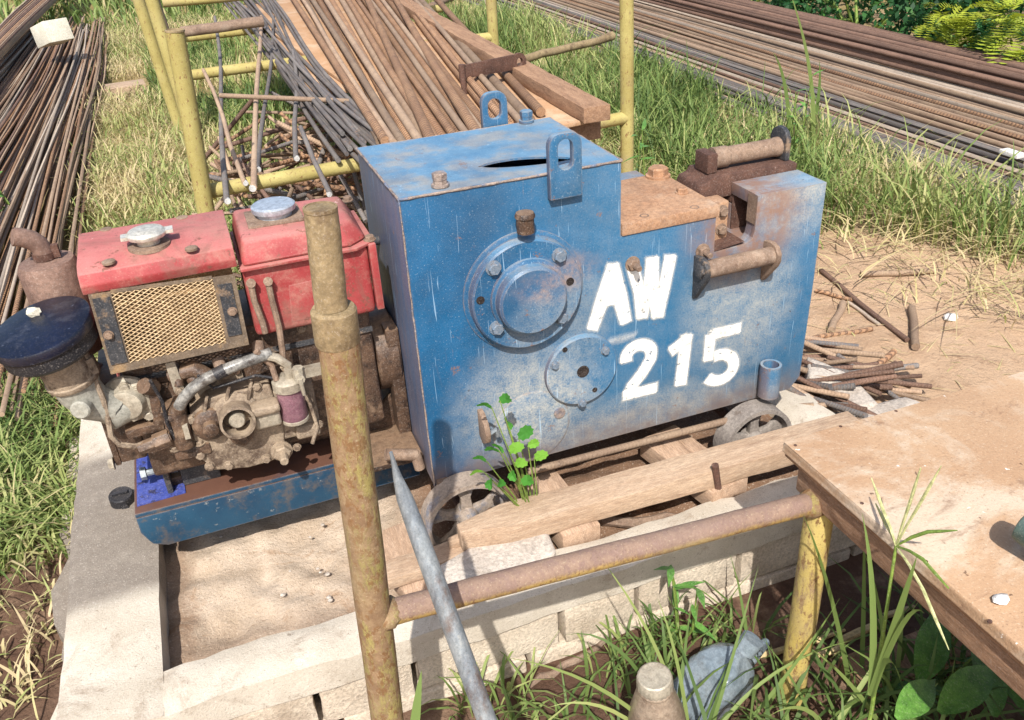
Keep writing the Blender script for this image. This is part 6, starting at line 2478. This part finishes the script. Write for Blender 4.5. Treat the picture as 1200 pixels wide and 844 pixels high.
long_blades('grass_tuft', 'long arching grass blades before the pale blue jug', [LB((800, 900), (745, 720), (660, 745), -.66, -.62, -.55), LB((810, 900), (790, 760), (700, 650), -.66, -.6, -.5), LB((815, 900), (870, 780), (1000, 750), -.64, -.6, -.6), LB((820, 900), (850, 800), (890, 660), -.62, -.58, -.5), LB((800, 900), (730, 790), (590, 770), -.68, -.62, -.6), LB((830, 900), (930, 790), (985, 700), -.62, -.6, -.62),
             LB((812, 900), (800, 770), (770, 700), -.62, -.58, -.5), LB((790, 900), (720, 800), (640, 830), -.66, -.62, -.6)], .0075)
long_blades('grass_tuft', 'upright dark grass blades beside the short yellow post', [LB((1010, 900), (985, 700), (940, 600), -.60, -.57, -.62), LB((1005, 900), (1015, 700), (1012, 600), -.6, -.56, -.54), LB((1035, 900), (1050, 740), (1010, 640), -.66, -.62, -.6), LB((1040, 900), (1056, 760), (1062, 650), -.66, -.62, -.6), LB((985, 900), (960, 800), (900, 840), -.7, -.68, -.7), LB((1060, 900), (1010, 800), (950, 760), -.7, -.68, -.66), LB((1000, 900), (1090, 810), (1100, 800), -.74, -.74, -.74), LB((960, 880), (1010, 800), (1080, 700), -.7, -.66, -.62)], .010)
long_blades('grass_tuft', 'grass blade standing right of the tall rusty post', [LB((480, 900), (488, 830), (494, 785), -.70, -.68, -.66)], .016)
long_blades('grass_tuft', 'tall thin grass blades rising in front of the dark bars', [(vec(2.5, 2.0, .08), vec(2.5, 2.0, .5), on_y(922, -20, 2.0)), (vec(2.45, 2.1, .08), vec(2.4, 2.1, .5), on_y(905, 60, 2.1)), (vec(2.55, 2.1, .08), vec(2.6, 2.1, .4), on_y(960, 70, 2.1))], .02)

# ---------------------------------------------------------------- litter
jg = on_z(838, 812, .06)
jug = empty('plastic_jug', (jg[0], jg[1], .03), 'pale blue plastic jug lying in the grass', 'jug')
ja = vec(.75, .25, .15); ja /= np.linalg.norm(ja)
b = B()
R_ = np.array(Matrix.Rotation(.35, 3, 'Z') @ Matrix.Rotation(.5, 3, 'Y') @ Matrix.Rotation(.25, 3, 'X'))
jr = [(-.085, .6), (-.08, .85), (-.065, 1.), (.02, 1.), (.05, .92), (.07, .68), (.085, .36), (.09, .3)]
v, f = [], []
jr = [(a0 + (b0 - a0) * t, c0_ + (d0 - c0_) * t) for (a0, c0_), (b0, d0) in zip(jr, jr[1:]) for t in (0, .33, .66)] + [jr[-1]]
for z_, k_ in jr:
    for q in range(28):
        a = 2 * math.pi * q / 28
        ca, sa = math.cos(a), math.sin(a)
        k_2 = k_ * (1 + .30 * (float(vnoise(q * .55 + 3, z_ * 42, 4)) - .5))
        v.append(vec(jg[0], jg[1], .095) + R_ @ vec(math.copysign(abs(ca) ** .45, ca) * .06 * k_2, math.copysign(abs(sa) ** .45, sa) * .05 * k_2, z_ * .9))
for i in range(len(jr) - 1):
    for q in range(28):
        f.append((i * 28 + q, i * 28 + (q + 1) % 28, (i + 1) * 28 + (q + 1) % 28, (i + 1) * 28 + q))
f += [tuple(range(28))[::-1], tuple((len(jr) - 1) * 28 + q for q in range(28))]
b.add(v, f)
b.build('jug_body', MT['pale_blue'], jug, sharp=60)
b = B()
jc = vec(jg[0], jg[1], .095) + R_ @ vec(.02, 0, .08)
b.tube([jc, jc + R_ @ vec(.0, 0, .03)], .022, 16)
b.tube([jc + R_ @ vec(.03, 0, -.01), jc + R_ @ vec(.075, 0, .005), jc + R_ @ vec(.082, 0, -.05), jc + R_ @ vec(.06, 0, -.09)], .010, 10)
b.build('jug_neck', MT['pale_blue'], jug, sharp=60)
by_ = -.66
ct = on_y(768, 790, by_)
bo = empty('bottle', (ct[0], by_, .02), 'brownish bottle with a ribbed grey cap standing in the grass', 'bottle')
tz = ct[2] - .026
b = B()
b.lathe([(.045, -.22), (.048, -.21), (.048, -.10), (.045, -.072), (.033, -.026), (.0275, -.014), (.026, -.009), (.0285, -.006), (.0285, -.003), (.025, 0)], (ct[0], by_, tz), (-.10, -.06, 1), 36)
b.build('bottle_body', MT['bottle'], bo, sharp=50)
b = B()
nn = 44
v, f = [], []
ax_ = vec(-.10, -.06, 1); ax_ /= np.linalg.norm(ax_)
X_, Y_, _z = frame(ax_)
for z_, rr_ in ((0, .0285), (.003, .0295), (.020, .0285), (.0235, .0265), (.025, .024), (.0243, .020), (.024, .008)):
    for k in range(nn):
        a = 2 * math.pi * k / nn
        q = rr_ * (1 if k % 2 or z_ > .023 else .955)
        v.append(vec(ct[0], by_, tz) + X_ * q * math.cos(a) + Y_ * q * math.sin(a) + ax_ * z_)
for i in range(6):
    for k in range(nn):
        f.append((i * nn + k, i * nn + (k + 1) % nn, (i + 1) * nn + (k + 1) % nn, (i + 1) * nn + k))
f.append(tuple(6 * nn + k for k in range(nn)))
b.add(v, f).build('bottle_cap', MT['alu_dirty'], bo, sharp=30)
b = B()
pw_ = on_z(1115, 368, .11)
b.ball((pw_[0], pw_[1], float(ground_z(pw_[0], pw_[1])) + .008), .025, 8, 5, (1.2, .8, .4))
b.thing('paper_scrap', MT['paper'], 'white paper scrap lying on the bare earth at right', 'litter', rough=.004)
b = B()
pw_ = on_z(1185, 185, .2)
b.box(pw_ + vec(0, 0, .02), (.05, .10, .02))
b.thing('paper_scrap', MT['paper'], 'white and red scrap on the near bars of the right stack', 'litter', bevel=.004)
# twigs and planks in the shade at lower right
for i, (p, q, r, lb) in enumerate((((960, 762), (1075, 705), .009, 'long dry twig in the shade under the board'), ((1000, 790), (1060, 745), .011, 'thicker dry twig on the dark soil by the yellow post'), ((880, 770), (990, 735), .007, 'thin dry twig behind the short yellow post'), ((620, 800), (720, 745), .008, 'dry twig lying at the foot of the wall'))):
    A0 = on_z(*p, .06); C0 = on_z(*q, .06)
    for P_ in (A0, C0): P_[2] = float(ground_z(P_[0], P_[1])) + r
    b = B()
    b.tube(wob(A0, C0, 8, .005), [r * k for k in (.6, .9, 1, .95, 1, .85, .7, .4)], 8)
    b.thing('dry_twig', MT['straw'] if i % 2 == 0 else MT['rust'], lb, 'twig')
timber('old_plank', on_z(1000, 790, .07), on_z(1200, 720, .07), .09, .03, MT['wood_brown'], 'weathered plank lying in the shade under the board', 'plank', None, 44)
# pebbles on the pit sand
rg = random.Random(4)
for i in range(14):
    px = rg.uniform(215, 400); py = rg.uniform(620, 740) - (px - 215) * .1
    p = on_z(px, py, .175)
    if p[1] < -.17 or p[0] > -.17: continue
    s = rg.uniform(.002, .006)
    b = B()
    b.ball((p[0], p[1], .172), s, 7, 5, (1.2, 1, .7))
    b.thing('pebble', MT['stone'], 'small pale pebble on the sand of the pit', 'pebble', 'pebbles on the pit sand', rough=s * .12)
